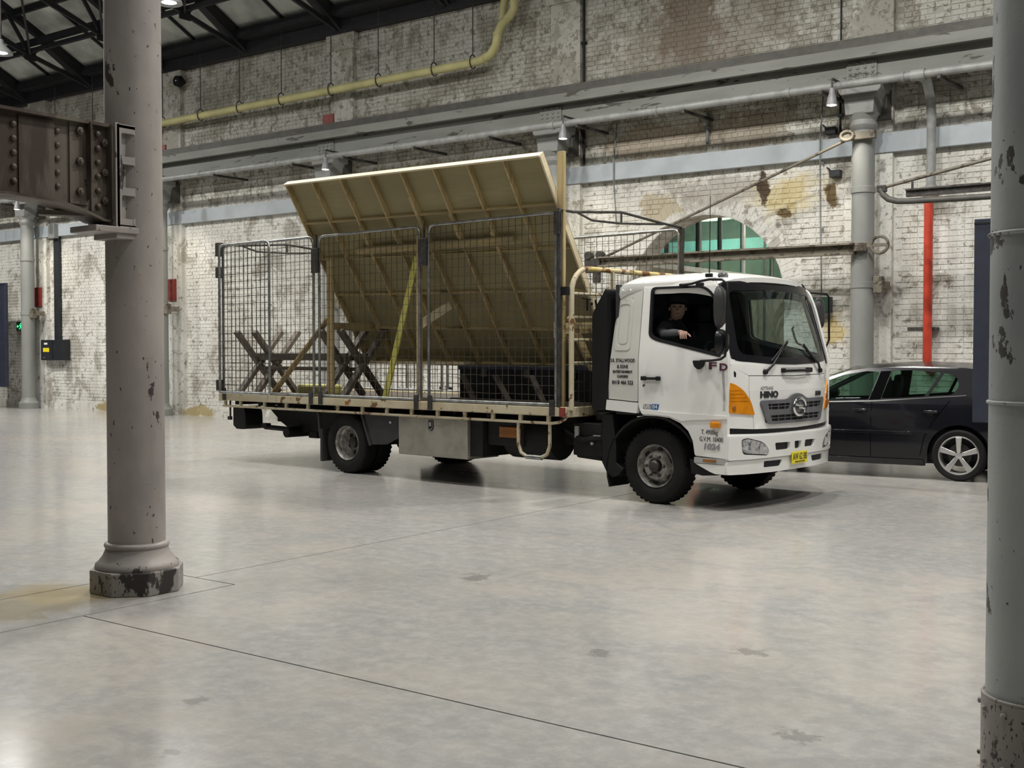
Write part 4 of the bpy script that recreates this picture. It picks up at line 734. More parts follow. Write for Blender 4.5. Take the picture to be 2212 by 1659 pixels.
for i in range(9):
    v = -0.50+0.125*i
    if abs(v) > 0.16: MB().bx(uf(v, 1.0)+0.002, uf(v, 1.0)+0.016, v-0.004, v+0.004, 1.0, 1.063).build('grille_bar', 'grille_grey', g_)
    MB().bx(uf(v, 0.9)+0.002, uf(v, 0.9)+0.016, v-0.004, v+0.004, 0.885, 0.945).build('grille_bar', 'grille_grey', g_)
MB().panel([(-0.56, 1.030), (0.56, 1.030), (0.56, 1.037), (-0.56, 1.037)], [], front(0.014), front(0.0), vcut).panel([(-0.52, 0.912), (0.52, 0.912), (0.52, 0.919), (-0.52, 0.919)], [], front(0.014), front(0.0), vcut).build('grille_bar', 'grille_grey', g_)
em = MB().tube([(cc(1.0)+0.045, 0.128*math.cos(a), 1.018+0.088*math.sin(a)) for a in frange(0, 2*PI, 28)[:-1]], 0.016, 8, True).build('emblem', 'chrome', TR, 60)
MB().lathe([(0.075, 0.0), (0.06, 0.012), (0.002, 0.016)], (cc(1.0)+0.030, 0, 1.018), 'X', 22).build('emblem_disc', 'grille_grey', em, 40)
for sg in (-1, 1): MB().tube([(cc(1.0)+0.048, -sg*0.10, 1.018+sg*0.03), (cc(1.0)+0.05, -sg*0.04, 1.018+sg*0.012), (cc(1.0)+0.05, sg*0.05, 1.018+sg*0.012)], 0.012, 6).build('emblem_bar', 'chrome', em, 50)
fr = lambda v0, z0: (lambda x, y, z: (uf(v0+x, z0+y)+0.003+z, v0+x, z0+y))
text('HINO', 0.085, 'maker_badge', 'ink', TR, fr(-0.665, 1.128), 'LEFT', 0.004, 1.35, 0.004); text('ADTRANS', 0.050, 'dealer_text', 'ink_grey', TR, fr(-0.66, 1.205), 'LEFT', 0.001, 0.9, 0, 0.15); text('500', 0.062, 'model_badge', 'ink', TR, fr(0.45, 1.122), 'LEFT', 0.003, 1.75, 0.003)
hd = MB().tube([(uf(0.28, 1.39)+0.0, -0.27, 1.395), (cc(1.39)+0.035, -0.24, 1.392), (cc(1.39)+0.045, 0.0, 1.392), (cc(1.39)+0.035, 0.26, 1.392), (uf(0.3, 1.39), 0.29, 1.395)], 0.014, 8).build('grab_handle', 'black', TR, 50)
MB().box((uf(0.27, 1.39)+0.012, -0.26, 1.395), (0.04, 0.06, 0.045)).box((uf(0.30, 1.39)+0.012, 0.29, 1.395), (0.04, 0.11, 0.05)).build('handle_end', 'black', hd, bevel=0.01)
MB().panel(rect(-0.29, 0.33, 1.37, 1.425, 0.02), [], front(0.003), front(-0.003), vcut).build('handle_recess', 'grey_trim', TR, 40)
for v0, v1, z1 in ((-0.58, -0.20, 1.63), (0.60, 0.30, 1.60)):
    w = MB().tube([(uf(v0, 1.385)+0.015, v0, 1.385), (uf(v0, 1.45)+0.045, v0+(v1-v0)*0.3, 1.46), (uf(v1, z1)+0.030, v1, z1)], [0.016, 0.012, 0.007], 8).build('wiper', 'black', TR, 60)
    MB().lathe([(0.03, 0.0), (0.024, 0.03)], (uf(v0, 1.385), v0, 1.385), 'X', 12).build('wiper_pivot', 'black', w, 40)
    MB().bar((uf(v0, 1.5)+0.028, v0+(v1-v0)*0.35, 1.485), (uf(v1, z1)+0.024, v1+(v1-v0)*0.25, z1+0.06), 0.012, 0.03).build('wiper_blade', 'black', w)
# mirrors, aerial, marker lamp
def mirror(sg, u, v, zc, hh, hw, mat='lamp_grey', name='mirror'):
    mb = MB(); n = 20
    prof = [(0.02, 0.065), (0.5, 0.055), (0.85, 0.035), (1.0, 0.0)]
    vs = [(u+p[1], v+hw*p[0]*math.copysign(abs(math.cos(a))**0.8, math.cos(a)), zc+hh*p[0]*math.copysign(abs(math.sin(a))**0.7, math.sin(a))) for p in prof for a in frange(0, 2*PI, n)[:-1]]
    mb.add(vs, [(i*n+k, i*n+(k+1) % n, (i+1)*n+(k+1) % n, (i+1)*n+k) for i in range(3) for k in range(n)]+[tuple(range(n))])
    mb.add([(u-0.005, p[1], p[2]) for p in vs[3*n:]]+vs[3*n:], [(k, (k+1) % n, n+(k+1) % n, n+k) for k in range(n)])
    o = mb.build(name, mat, TR, 50)
    g = MB(); g.add([(u-0.006, v+(p[1]-v)*0.93, zc+(p[2]-zc)*0.93) for p in vs[3*n:]], [tuple(range(n))]); g.build('mirror_glass', 'mirror_glass', o, recalc=False)
    return o
mirror(-1, 0.955, -1.28, 2.02, 0.205, 0.105, 'dark_grey', 'wing_mirror'); m2 = mirror(-1, 0.975, -1.28, 1.68, 0.125, 0.115, 'black_gloss', 'wide_mirror')
MB().tube([(0.36, -1.015, 2.265), (0.50, -1.06, 2.27), (0.70, -1.20, 2.285), (0.85, -1.29, 2.29), (1.0, -1.31, 2.28), (1.055, -1.31, 2.24), (1.06, -1.31, 2.10), (1.05, -1.31, 1.62), (1.03, -1.30, 1.545), (0.97, -1.28, 1.515), (0.80, -1.17, 1.50), (0.62, -1.085, 1.495)], 0.013, 8).build('mirror_arm', 'black', TR, 60)
for x in (0.36, 0.58): MB().box((x, -1.005 if x < 0.5 else -1.04, 2.262), (0.085, 0.04, 0.035)).build('arm_clamp', 'black', TR, bevel=0.01)
MB().prism(rounded([(0.54, 1.50), (0.68, 1.50), (0.66, 1.44), (0.61, 1.405), (0.56, 1.44)], 0.02), lambda a, b: (a, -1.08, b), lambda a, b: (a, -1.115, b)).build('arm_bracket', 'black', TR, bevel=0.006)
mirror(1, 0.70, 1.27, 2.02, 0.19, 0.10, 'dark_grey', 'wing_mirror')
MB().tube([(0.45, 1.0, 2.28), (0.70, 1.10, 2.25), (0.80, 1.27, 2.24), (0.80, 1.32, 2.20), (0.80, 1.33, 1.72), (0.76, 1.28, 1.58), (0.60, 1.08, 1.52)], 0.013, 8).build('mirror_arm', 'black', TR, 60)
a_ = MB().tube([(0.62, -0.93, 2.36), (0.63, -0.93, 3.15)], [0.006, 0.003], 6).build('aerial', 'black', TR); MB().box((0.62, -0.935, 2.355), (0.07, 0.05, 0.04)).build('aerial_base', 'black', a_, bevel=0.01)
mk = MB().lathe([(0.05, -0.02), (0.055, 0.0), (0.045, 0.03), (0.002, 0.045)], (0.76, -0.90, 2.345), n=16).build('marker_lamp', 'lens_clear', TR, 50)
# cab interior
MB().bx(-0.50, 0.80, -0.98, 0.98, 0.92, 0.97).bx(-0.50, -0.46, -0.99, 0.99, 0.95, 1.62).bx(-0.50, -0.46, -0.99, 0.0, 1.62, 2.30).bx(-0.50, -0.46, 0.14, 0.99, 1.62, 2.30).bx(-0.50, -0.46, -0.1, 0.2, 1.62, 1.84).bx(-0.50, -0.46, -0.1, 0.2, 2.05, 2.30).build('cab_floor_and_back', 'seat', TR)
MB().bx(-0.46, 0.62, -0.90, 0.90, 2.285, 2.30).build('roof_lining', 'seat', TR)
for sg in (-1, 1):
    MB().panel([(-0.13, 0.97), (0.50, 0.97), (0.90, 1.0), (0.88, 1.49), (0.0, 1.70), (-0.13, 1.72)], [], side(sg, -0.05), side(sg, -0.07)).panel([(-0.47, 0.97), (-0.13, 0.97), (-0.13, 1.76), (-0.055, 1.80), (-0.06, 2.24), (-0.13, 2.29), (-0.45, 2.28)], [], side(sg, -0.055), side(sg, -0.075), (), zcut).build('door_lining', 'seat', TR)
MB().prism([(0.55, 1.0), (0.60, 1.36), (0.70, 1.45), (0.90, 1.46), (0.97, 1.40), (0.97, 1.0)], lambda a, b: (a-0.02, -0.99, b), lambda a, b: (a-0.02, 0.99, b)).build('dashboard', 'black', TR, bevel=0.03)
for v, nm in ((-0.55, 'driver_seat'), (0.45, 'passenger_seat')):
    MB().box((0.02, v, 1.22), (0.50, 0.48, 0.16)).box((-0.28, v, 1.58), (0.14, 0.46, 0.66), Matrix.Rotation(math.radians(-10), 3, 'Y')).box((-0.34, v, 2.02), (0.10, 0.26, 0.18)).build(nm, 'seat', TR, bevel=0.04)
sw = MB().tube([(0.50-0.10*math.sin(a), -0.55+0.21*math.cos(a), 1.52+0.17*math.sin(a)) for a in frange(0, 2*PI, 26)[:-1]], 0.016, 8, True).build('steering_wheel', 'black', TR, 60)
MB().bar((0.50, -0.75, 1.52), (0.50, -0.35, 1.52), 0.03, 0.04).tube([(0.50, -0.55, 1.52), (0.66, -0.55, 1.36)], 0.035, 8).build('wheel_spoke', 'black', sw)
MB().tube([(0.70, 0.86, 1.66), (0.68, 0.80, 1.68), (0.645, 0.80, 1.76), (0.62, 0.80, 1.84), (0.60, 0.86, 1.86)], 0.012, 8).build('assist_handle', 'black', TR, 60)
MB().box((0.78, -0.02, 2.19), (0.03, 0.26, 0.075)).box((0.79, -0.02, 2.25), (0.02, 0.03, 0.08)).build('rear_view_mirror', 'black', TR, bevel=0.01)
MB().panel(rounded([(0.03, 1.70), (0.80, 1.55), (0.825, 1.60), (0.80, 1.735), (0.10, 1.745), (0.06, 1.735)], [0.01, 0.02, 0.02, 0.04, 0.03, 0.02]), [], side(-1, -0.016), side(-1, -0.021), (), zcut).build('lowered_window', 'cab_glass', TR)
MB().panel(win, [], side(1, -0.016), side(1, -0.021), (), zcut).build('door_window', 'pane_clear', TR)
tag(MB().box(tw(0.88, -0.12, 1.49), (0.14, 0.24, 0.006), Matrix.Rotation(0.35, 3, 'Z') @ Matrix.Rotation(0.25, 3, 'Y')).build('paper_sheet', 'paper'), 'white paper lying on the truck dashboard behind the windscreen', 'paper')
tag(MB().box(tw(0.93, -0.02, 1.485), (0.10, 0.16, 0.006), Matrix.Rotation(-0.2, 3, 'Z')).build('paper_sheet', 'paper_blue'), 'blue leaflet beside the white paper on the truck dashboard', 'paper')

# wheels
def tyre(u, v, r, wdt, parent):
    h = wdt/2; pr = [(0.56*r, -h*0.75), (0.66*r, -h*0.96), (0.80*r, -h), (0.93*r, -h*0.94), (0.985*r, -h*0.74), (r, -h*0.5), (r, h*0.5), (0.985*r, h*0.74), (0.93*r, h*0.94), (0.80*r, h), (0.66*r, h*0.96), (0.56*r, h*0.75)]
    m = MB().lathe(pr, (u, v, r), 'Y', 48, True)
    for k in range(40):
        a = 2*PI*k/40; c, s = math.cos(a), math.sin(a)
        m.box((u+(r-0.003)*c, v, r+(r-0.003)*s), (0.010, wdt*0.80, 0.030), Matrix.Rotation(-a, 3, 'Y'))
    return m.build('tyre', 'rubber', parent, 35)
def disc_holes(u, vf, r, n, rad, hr, parent, mat='black'):
    for k in range(n):
        a = 2*PI*(k+0.35)/n; MB().lathe([(hr, -0.006), (hr*0.9, 0.004)], (u+rad*math.cos(a), vf, r+rad*math.sin(a)), 'Y', 12).build('hand_hole', mat, parent, 40)
RW = 0.395
for sg in (-1, 1):
    w = bpy.data.objects.new('front_wheel', None); COL.objects.link(w); w.parent = TR
    vo = sg*0.88; tyre(0, vo, RW, 0.225, w); f = sg
    rim = MB().lathe([(0.235, -0.105*f), (0.232, 0.085*f), (0.222, 0.10*f), (0.212, 0.085*f), (0.20, 0.02*f), (0.185, 0.005*f), (0.150, 0.06*f), (0.140, 0.085*f), (0.085, 0.088*f), (0.075, 0.05*f), (0.05, 0.05*f), (0.002, 0.05*f)], (0, vo, RW), 'Y', 40).build('rim', 'wheel_steel', w, 40)
    disc_holes(0, vo+0.035*f, RW, 6, 0.172, 0.027, w); hub = MB().lathe([(0.062, 0.05*f), (0.060, 0.115*f), (0.045, 0.13*f), (0.002, 0.132*f)], (0, vo, RW), 'Y', 20).build('hub', 'dark_steel', w, 40)
    for k in range(6):
        a = 2*PI*k/6; MB().lathe([(0.017, 0.085*f), (0.017, 0.112*f), (0.008, 0.118*f)], (0.108*math.cos(a), vo, RW+0.108*math.sin(a)), 'Y', 6).build('lug_nut', 'dark_steel', w)
    w = bpy.data.objects.new('rear_wheel', None); COL.objects.link(w); w.parent = TR; ur = -4.75
    for vv in (sg*1.02, sg*0.77): tyre(ur, vv, RW, 0.225, w)
    vo = sg*1.02
    MB().lathe([(0.235, -0.33*f), (0.232, 0.085*f), (0.222, 0.10*f), (0.212, 0.085*f), (0.205, 0.06*f), (0.212, 0.03*f), (0.19, 0.015*f), (0.178, -0.06*f), (0.165, -0.075*f), (0.10, -0.085*f), (0.085, -0.05*f), (0.002, -0.05*f)], (ur, vo, RW), 'Y', 40).build('rim', 'wheel_steel', w, 40)
    disc_holes(ur, vo-0.07*f, RW, 6, 0.132, 0.028, w); MB().lathe([(0.075, -0.09*f), (0.07, 0.0), (0.05, 0.01*f)], (ur, vo, RW), 'Y', 16).build('hub', 'dark_steel', w, 40)
    MB().bx(-5.24, -5.20, sg*0.68, sg*1.16, 0.13, 0.56).build('mud_flap', 'dark_grey', TR, bevel=0.006)
    MB().prism([(-4.42, 0.80), (-3.72, 0.80), (-3.72, 0.52), (-3.95, 0.42), (-4.26, 0.40)], lambda a, b: (a, sg*1.14, b), lambda a, b: (a, sg*1.11, b)).bar((-4.42, sg*1.15, 0.80), (-4.25, sg*1.15, 0.39), 0.02, 0.03).build('wheel_skirt', 'dark_grey', TR)
    MB().bar((-5.28, sg*1.14, 0.80), (-5.24, sg*1.14, 0.45), 0.03, 0.05).build('flap_stay', 'dark_grey', TR)
    MB().lathe([(0.02, 0), (0.012, 0.012*f)], (-3.88, sg*1.145, 0.70), 'Y', 10).build('side_marker', 'lens_clear', TR, 40)
MB().tube([(-4.75, -0.9, RW), (-4.75, 0.9, RW)], 0.07, 12).lathe([(0.05, -0.18), (0.17, -0.1), (0.19, 0), (0.17, 0.1), (0.05, 0.18)], (-4.75, 0, RW), 'Y', 18).build('rear_axle', 'chassis', TR, 40); MB().tube([(0, -0.85, RW-0.03), (0, 0.85, RW-0.03)], 0.05, 10).build('front_axle', 'chassis', TR, 40)
# chassis
for sg in (-1, 1):
    MB().bx(-7.1, 0.75, sg*0.38, sg*0.45, 0.55, 0.80).build('chassis_rail', 'chassis', TR, bevel=0.005)
    MB().grid(frange(-0.55, 0.55, 12), [0, 0.07], lambda a, b: (-4.75+a, sg*(0.53+b), 0.50+0.22*(a/0.55)**2), lambda a, b: (-4.75+a, sg*(0.53+b), 0.44+0.22*(a/0.55)**2)).build('leaf_spring', 'chassis', TR)
for x in (-6.6, -5.6, -3.6, -2.4, -1.2, 0.3): MB().bx(x-0.05, x+0.05, -0.40, 0.40, 0.58, 0.78).build('cross_member', 'chassis', TR)
MB().lathe([(0.24, -0.35), (0.25, -0.33), (0.25, 0.33), (0.24, 0.35)], (-1.75, -0.78, 0.60), 'X', 20).build('fuel_tank', 'chassis', TR, 40)
MB().bx(-2.30, -1.75, -1.06, -0.55, 0.50, 0.80).build('battery_box', 'chassis', TR, bevel=0.02); MB().bx(-2.10, -1.78, -1.075, -1.06, 0.60, 0.72).build('battery_label', 'amber_dark', TR)
MB().box((-0.95, -0.65, 0.62), (0.40, 0.50, 0.36)).box((-1.25, -0.55, 0.68), (0.30, 0.40, 0.30)).box((-0.62, -0.55, 0.60), (0.26, 0.6, 0.30)).tube([(-1.3, -0.85, 0.72), (-1.0, -0.93, 0.62), (-0.7, -0.90, 0.66)], 0.03, 8).tube([(-1.15, -0.8, 0.45), (-0.8, -0.8, 0.43)], 0.05, 8).build('engine_parts', 'chassis', TR, bevel=0.02)
MB().box((-1.08, -0.92, 0.70), (0.05, 0.03, 0.13)).box((-0.86, -0.93, 0.58), (0.03, 0.03, 0.03)).box((-0.80, -0.92, 0.66), (0.10, 0.02, 0.03)).build('pipe_fitting', 'grey_trim', TR, bevel=0.005)
tb = MB().bx(-3.70, -2.52, -1.17, -0.62, 0.318, 0.79).build('tool_box', 'checker', TR, bevel=0.006)
MB().prism(rounded([(-0.045, 0.06), (0.045, 0.06), (0.045, -0.045), (0.0, -0.075), (-0.045, -0.045)], 0.01), lambda a, b: (-3.13+a, -1.176, 0.70+b), lambda a, b: (-3.13+a, -1.17, 0.70+b)).build('tool_box_latch', 'black', tb)
MB().tube([(-3.13+0.035*x, -1.18, 0.70+z) for x, z in ((-1, 0.05), (1, 0.05), (1, -0.035), (0, -0.06), (-1, -0.035))], 0.005, 6, True).box((-3.13, -1.18, 0.71), (0.035, 0.01, 0.05)).build('latch_plate', 'chrome', tb)
MB().bx(-2.52, -2.32, -1.12, -0.62, 0.36, 0.79).build('tool_box_end', 'chassis', TR)
# tail-lift and lamps at the rear
MB().prism(rounded([(-7.28, 0.78), (-7.28, 0.52), (-7.20, 0.47), (-7.02, 0.47), (-6.98, 0.52), (-6.99, 0.70), (-7.03, 0.80)], 0.02), lambda a, b: (a, -1.10, b), lambda a, b: (a, -0.80, b)).build('tail_lamp_box', 'black', TR, bevel=0.01)
MB().prism([(-7.02, 0.80), (-6.4, 0.80), (-5.3, 0.78), (-5.28, 0.52), (-6.2, 0.44), (-6.45, 0.50), (-6.62, 0.58), (-6.85, 0.74)], lambda a, b: (a, -0.75, b), lambda a, b: (a, -0.60, b)).build('tail_lift_arm', 'chassis', TR); MB().prism([(-7.02, 0.80), (-5.3, 0.78), (-5.28, 0.52), (-6.2, 0.44), (-6.5, 0.60)], lambda a, b: (a, 0.60, b), lambda a, b: (a, 0.75, b)).build('tail_lift_arm', 'chassis', TR)
MB().tube([(-6.2, -0.98, 0.46), (-6.2, 0.98, 0.46)], 0.075, 12).tube([(-6.72, -0.95, 0.51), (-6.15, -0.95, 0.50)], 0.035, 8).box((-6.70, -0.95, 0.53), (0.12, 0.08, 0.07)).box((-5.9, -0.6, 0.43), (0.18, 0.3, 0.10)).build('tail_lift_bar', 'chassis', TR, 40)
MB().tube([(-7.35, -1.10, 0.90), (-7.35, -1.10, 0.62)], 0.014, 6).box((-7.36, -1.10, 0.62), (0.06, 0.04, 0.05)).build('tail_hook', 'dark_steel', TR)
# tray
TZ0, TZ1 = 0.895, 0.955
MB().bx(-7.45, -1.02, -1.14, 1.14, 0.90, 0.945).build('tray_deck', 'dark_steel', TR)
plank = MB().bx(-3.21, 3.21, -0.085, 0.085, -0.008, 0.008).mesh('deck_plank'); plank.materials.append(M['grey_timber'])
for i in range(12): link_copy(plank, 'deck_plank', TR, (-4.235, -1.045+0.19*i, 0.953))
for x in [-7.2+0.55*i for i in range(12)]: MB().bx(x-0.03, x+0.03, -1.10, 1.10, 0.82, 0.90).build('cross_bearer', 'chassis', TR)
for sg in (-1, 1):
    MB().bx(-7.48, -1.02, sg*1.15, sg*1.215, 0.880, 0.985).build('side_rail', 'cream_rust', TR, bevel=0.012)
    lr = MB().tube([(-7.40, sg*1.18, 0.800), (-1.22, sg*1.18, 0.800), (-1.12, sg*1.18, 0.815), (-1.05, sg*1.17, 0.85), (-1.02, sg*1.15, 0.90)], 0.017, 8).build('rope_rail', 'cream_rust', TR, 50)
    for x in (-7.35, -6.98, -6.42, -5.93, -5.46, -4.85, -4.36, -3.90, -3.45, -3.0, -2.55, -2.10, -1.68, -1.27): MB().bx(x-0.022, x+0.022, sg*1.165, sg*1.195, 0.80, 0.885).build('rail_stub', 'cream_rust', TR)
    for x in (-7.33, -4.62): MB().bx(x-0.035, x+0.035, sg*1.215, sg*1.223, 0.905, 0.945).build('side_reflector', 'amber_dark', TR)
for x in (-7.46, -1.04): MB().bx(x-0.03, x+0.03, -1.20, 1.20, 0.87, 0.98).build('end_rail', 'cream_rust', TR, bevel=0.008)
MB().bx(-1.09, -1.02, -1.222, -1.15, 0.88, 0.98).build('corner_block', 'red_plate', TR)
lp = MB().tube([(-1.73, -1.16, 0.80), (-1.73, -1.16, 0.55), (-1.69, -1.16, 0.45), (-1.60, -1.16, 0.41), (-1.40, -1.16, 0.41), (-1.31, -1.16, 0.45), (-1.27, -1.16, 0.55), (-1.27, -1.16, 0.80)], 0.021, 8).build('step_loop', 'cream_rust', TR, 50)
MB().tube([(-1.62, -1.16, 0.41), (-1.38, -1.16, 0.41)], 0.027, 8).build('step_grip', 'galvanised', lp, 50)
# cage
def cage(u0, u1, v, z0, z1, tubemat='galvanised', ry=None, name='cage_panel', nu=None, plane='U'):
    P = (lambda a, b: (a, v, b)) if plane == 'U' else (lambda a, b: (v, a, b))
    pts = [P(*p) for p in rounded([(u0, z0), (u1, z0), (u1, z1), (u0, z1)], [0.01, 0.01, 0.10, 0.10], 5)]
    o = MB().tube(pts, 0.019, 8, True).build(name, tubemat, TR, 60)
    wm = MB(); n = max(2, int(round((u1-u0)/0.1))); m = int(round((z1-z0)/0.105)); rr = random.Random(int(1000*abs(u0)+v*10))
    for i in range(1, n):
        a = u0+(u1-u0)*i/n; pts = [P(a+rr.uniform(-0.006, 0.006), z) for z in frange(z0, z1, 6)]; pts[0] = P(a, z0); pts[-1] = P(a, z1); wm.tube(pts, 0.0037, 4)
    for j in range(1, m):
        b = z0+(z1-z0)*j/m; wm.tube([P(a, b+rr.uniform(-0.006, 0.006)) for a in frange(u0, u1, 8)], 0.0037, 4)
    wm.build('wire_mesh', 'wire', o, 60, kind='stuff')
    return o
for sg in (-1, 1):
    for u0, u1 in ((-3.13, -1.15), (-5.19, -3.29), (-7.36, -5.31)):
        cage(u0, u1, sg*1.20, 1.005, 3.10)
        for x in (u0+0.04, u1-0.04): MB().bx(x-0.035, x+0.035, sg*1.215, sg*1.232, 0.885, 1.06).build('post_socket', 'dark_steel', TR)
    for x in (-3.21, -5.25): MB().bx(x-0.075, x+0.075, sg*1.20, sg*1.235, 2.62, 2.95).tube([(x, sg*1.20, 2.95), (x, sg*1.20, 3.13)], 0.016, 6).build('cage_clip', 'dark_steel', TR, bevel=0.012)
    MB().bx(-1.17, -1.085, sg*1.19, sg*1.225, 2.86, 3.12).build('cage_clip', 'dark_steel', TR, bevel=0.008); MB().bx(-1.125, -1.085, sg*1.18, sg*1.215, 0.98, 3.10).build('corner_post', 'dark_steel', TR); MB().bx(-1.10, -1.0, sg*1.15, sg*1.20, 2.20, 2.29).build('post_bracket', 'black', TR)
    MB().tube([(-7.38, sg*1.19, 0.98), (-7.38, sg*1.19, 3.11)], 0.019, 8).build('corner_post', 'galvanised', TR, 50)
for x in (-1.12, -7.37):   # braced tie across the cage top
    MB().tube([(x, -1.2, 3.13), (x, -0.95, 3.125), (x, -0.05, 3.20), (x, 0.80, 3.14), (x, 1.2, 3.12)], 0.016, 8).tube([(x, -0.85, 3.12), (x, -0.6, 3.06), (x, -0.05, 3.07), (x, 0.80, 3.13)], 0.013, 8).tube([(x, -0.05, 3.20), (x, -0.05, 3.07)], 0.013, 6).build('cage_tie', 'dark_steel', TR, 50)
g1 = cage(-7.33, -6.16, -1.285, 1.00, 3.10, name='rear_gate'); cage(-7.33, -6.16, 1.285, 1.00, 3.10, name='rear_gate')
for zz in (1.10, 2.72, 3.05): MB().box((-7.385, -1.25, zz), (0.09, 0.08, 0.16 if zz < 3 else 0.2)).build('gate_hinge', 'dark_steel', g1, bevel=0.01)
# headboard behind the cab
HB = -1.0
hb = [(HB, -1.12, 0.95), (HB, -1.12, 2.20)]+[(HB, -1.12+0.28*(1-math.cos(a)), 2.22+0.28*math.sin(a)) for a in frange(0, PI/2, 6)]+[(HB, 0.84+0.28*math.sin(a), 2.22+0.28*math.cos(a)) for a in frange(0, PI/2, 6)]+[(HB, 1.12, 2.20), (HB, 1.12, 0.95)]
h = MB().tube(hb[:8], 0.030, 10).build('headboard', 'cream_rust', TR, 50); MB().tube(hb[7:], 0.028, 10).build('headboard_top', 'yellow_rust', h, 50)
for z in (2.22, 1.965, 1.715, 1.46): MB().tube([(HB, -1.12, z), (HB, 1.12, z)], 0.018, 8).build('headboard_rung', 'cream_rust', h, 50)
for v in (-0.38, 0.38): MB().tube([(HB, v, 0.95), (HB, v, 2.50)], 0.026, 8).build('headboard_post', 'cream_rust', h, 50)
wm = MB()
for i in range(1, 22): wm.tube([(HB+0.02, -1.12+2.24*i/22, 0.98), (HB+0.02, -1.12+2.24*i/22, 2.47 if 2 < i < 20 else 2.36)], 0.003, 4)
for j in range(1, 15): wm.tube([(HB+0.02, -1.1, 0.95+0.103*j), (HB+0.02, 1.1, 0.95+0.103*j)], 0.003, 4)
wm.build('wire_mesh', 'wire', h, 60, kind='stuff')
for v0, v1, z0, z1 in ((-0.88, -0.88, 2.16, 2.04), (-0.96, -0.82, 2.17, 2.165), (-0.80, -0.80, 2.13, 2.10), (-0.73, -0.70, 2.16, 2.04), (-0.64, -0.70, 2.16, 2.10), (-0.70, -0.62, 2.10, 2.04), (-0.58, -0.58, 2.16, 2.05), (-0.58, -0.48, 2.11, 2.12), (-0.48, -0.48, 2.16, 2.05)):
    MB().bar((HB+0.03, v0, z0), (HB+0.03, v1, z1-0.004), 0.012, 0.022, (1, 0, 0)).build('painted_mark', 'black', h)
# black snorkel and equipment behind the cab
MB().prism(rounded([(-0.585, 2.24), (-0.60, 2.26), (-0.76, 2.02), (-0.78, 1.95), (-0.78, 0.96), (-0.56, 0.96)], 0.03), lambda a, b: (a, -1.04, b), lambda a, b: (a, -0.62, b)).build('air_intake', 'black', TR, bevel=0.02)
MB().bx(-0.95, -0.62, -0.62, 0.80, 0.92, 1.55).bx(-0.92, -0.70, -0.80, -0.30, 0.82, 0.92).build('engine_cover', 'black', TR, bevel=0.02)

# ------------------------------------------------------------------ load on the tray
def lthing(name, label, cat, u, v, z, group=None): return thing(name, label, cat, tw(u, v, z), TRZ, group)
# big timber-framed flat leaning out over the cage
fl = lthing('scenery_flat', 'large timber-framed plywood scenery flat leaning out over the truck cage', 'scenery flat', -3.35, 0.05, 1.42); FO = Vector((-3.35, 0.05, 1.42))
TL, TRc = Vector((-5.5, -1.47, 3.82))-FO, Vector((-1.18, -1.385, 3.735))-FO
e1 = (TRc-TL).normalized(); dn = Vector((0, 0.533, -0.846)); dn = (dn-e1*dn.dot(e1)).normalized(); nc = -(e1.cross(dn)).normalized(); FW = (TRc-TL).length; FL = 2.76
rotf = Matrix((e1, dn, nc)).transposed()
def fbox(a0, a1, s0, s1, d0, d1, name, mat):
    c = TL+e1*(a0+a1)/2+dn*(s0+s1)/2+nc*(d0+d1)/2
    MB().box(c, (a1-a0, s1-s0, d1-d0), rotf).build(name, mat, fl, bevel=0.002)
for i in range(4): fbox(FW*i/4+0.001, FW*(i+1)/4-0.001, 0, FL, -0.009, 0.0, 'plywood_sheet', 'ply')
fbox(0, FW, 0, 0.022, 0, 0.09, 'top_rail', 'pine_edge'); fbox(0, FW, FL-0.022, FL, 0, 0.09, 'bottom_rail', 'pine_x')
NB = 8; cen = [FW*(i/NB) for i in range(NB+1)]; cen[0] = 0.012; cen[-1] = FW-0.012
for i, a in enumerate(cen): fbox(a-0.012, a+0.012, 0.022, FL-0.022, 0, 0.07, 'stile', 'pine_edge' if i == NB else 'pine')
for j, s in enumerate((0.60, 1.14, 1.69, 2.22)):
    for i in range(NB): fbox(cen[i]+0.012, cen[i+1]-0.012, s-0.009, s+0.009, 0, 0.055, 'nogging', 'pine_x')
for i, s0, s1 in ((5, 0.60, 1.05), (6, 0.88, 1.50), (4, 0.35, 1.2), (2, 0.70, 1.30)): fbox(cen[i]-0.036, cen[i]-0.012, s0, s1, 0.0, 0.07, 'splice', 'pine')
c = MB(); c.bar(TL+e1*0.85+dn*1.02+nc*0.09, TL+e1*3.55+dn*0.98+nc*0.09, 0.035, 0.10, nc.cross(e1)); c.build('cross_batten', 'pine_x', fl, bevel=0.01)
# black stage case the flat stands on
bc = lthing('stage_case', 'long black glossy stage case lying on the tray under the flat', 'case', -2.2, 0.35, 0.961)
MB().bx(-1.15, 1.13, -0.80, 0.72, 0.0, 0.44).build('case_body', 'black_gloss', bc, bevel=0.015); MB().bx(-1.16, 1.14, -0.815, 0.73, 0.40, 0.458).build('case_lid', 'navy', bc, bevel=0.012)
for x in (-0.7, 0.0, 0.7): MB().box((x, -0.82, 0.36), (0.10, 0.02, 0.10)).build('catch', 'dark_steel', bc, bevel=0.004)
for x, dx, wh in ((-0.95, 0.32, 'leftmost'), (-0.40, 0.34, 'middle'), (0.18, 0.30, 'rightmost')): tag(MB().bar(tw(-2.2+x, -0.60, 1.30), tw(-2.2+x+dx, -0.72, 0.985), 0.07, 0.025).build('timber_offcut', 'dark_timber'), wh+' of three dark timber offcuts leaning against the black stage case', 'timber', 'offcuts leaning on the stage case')
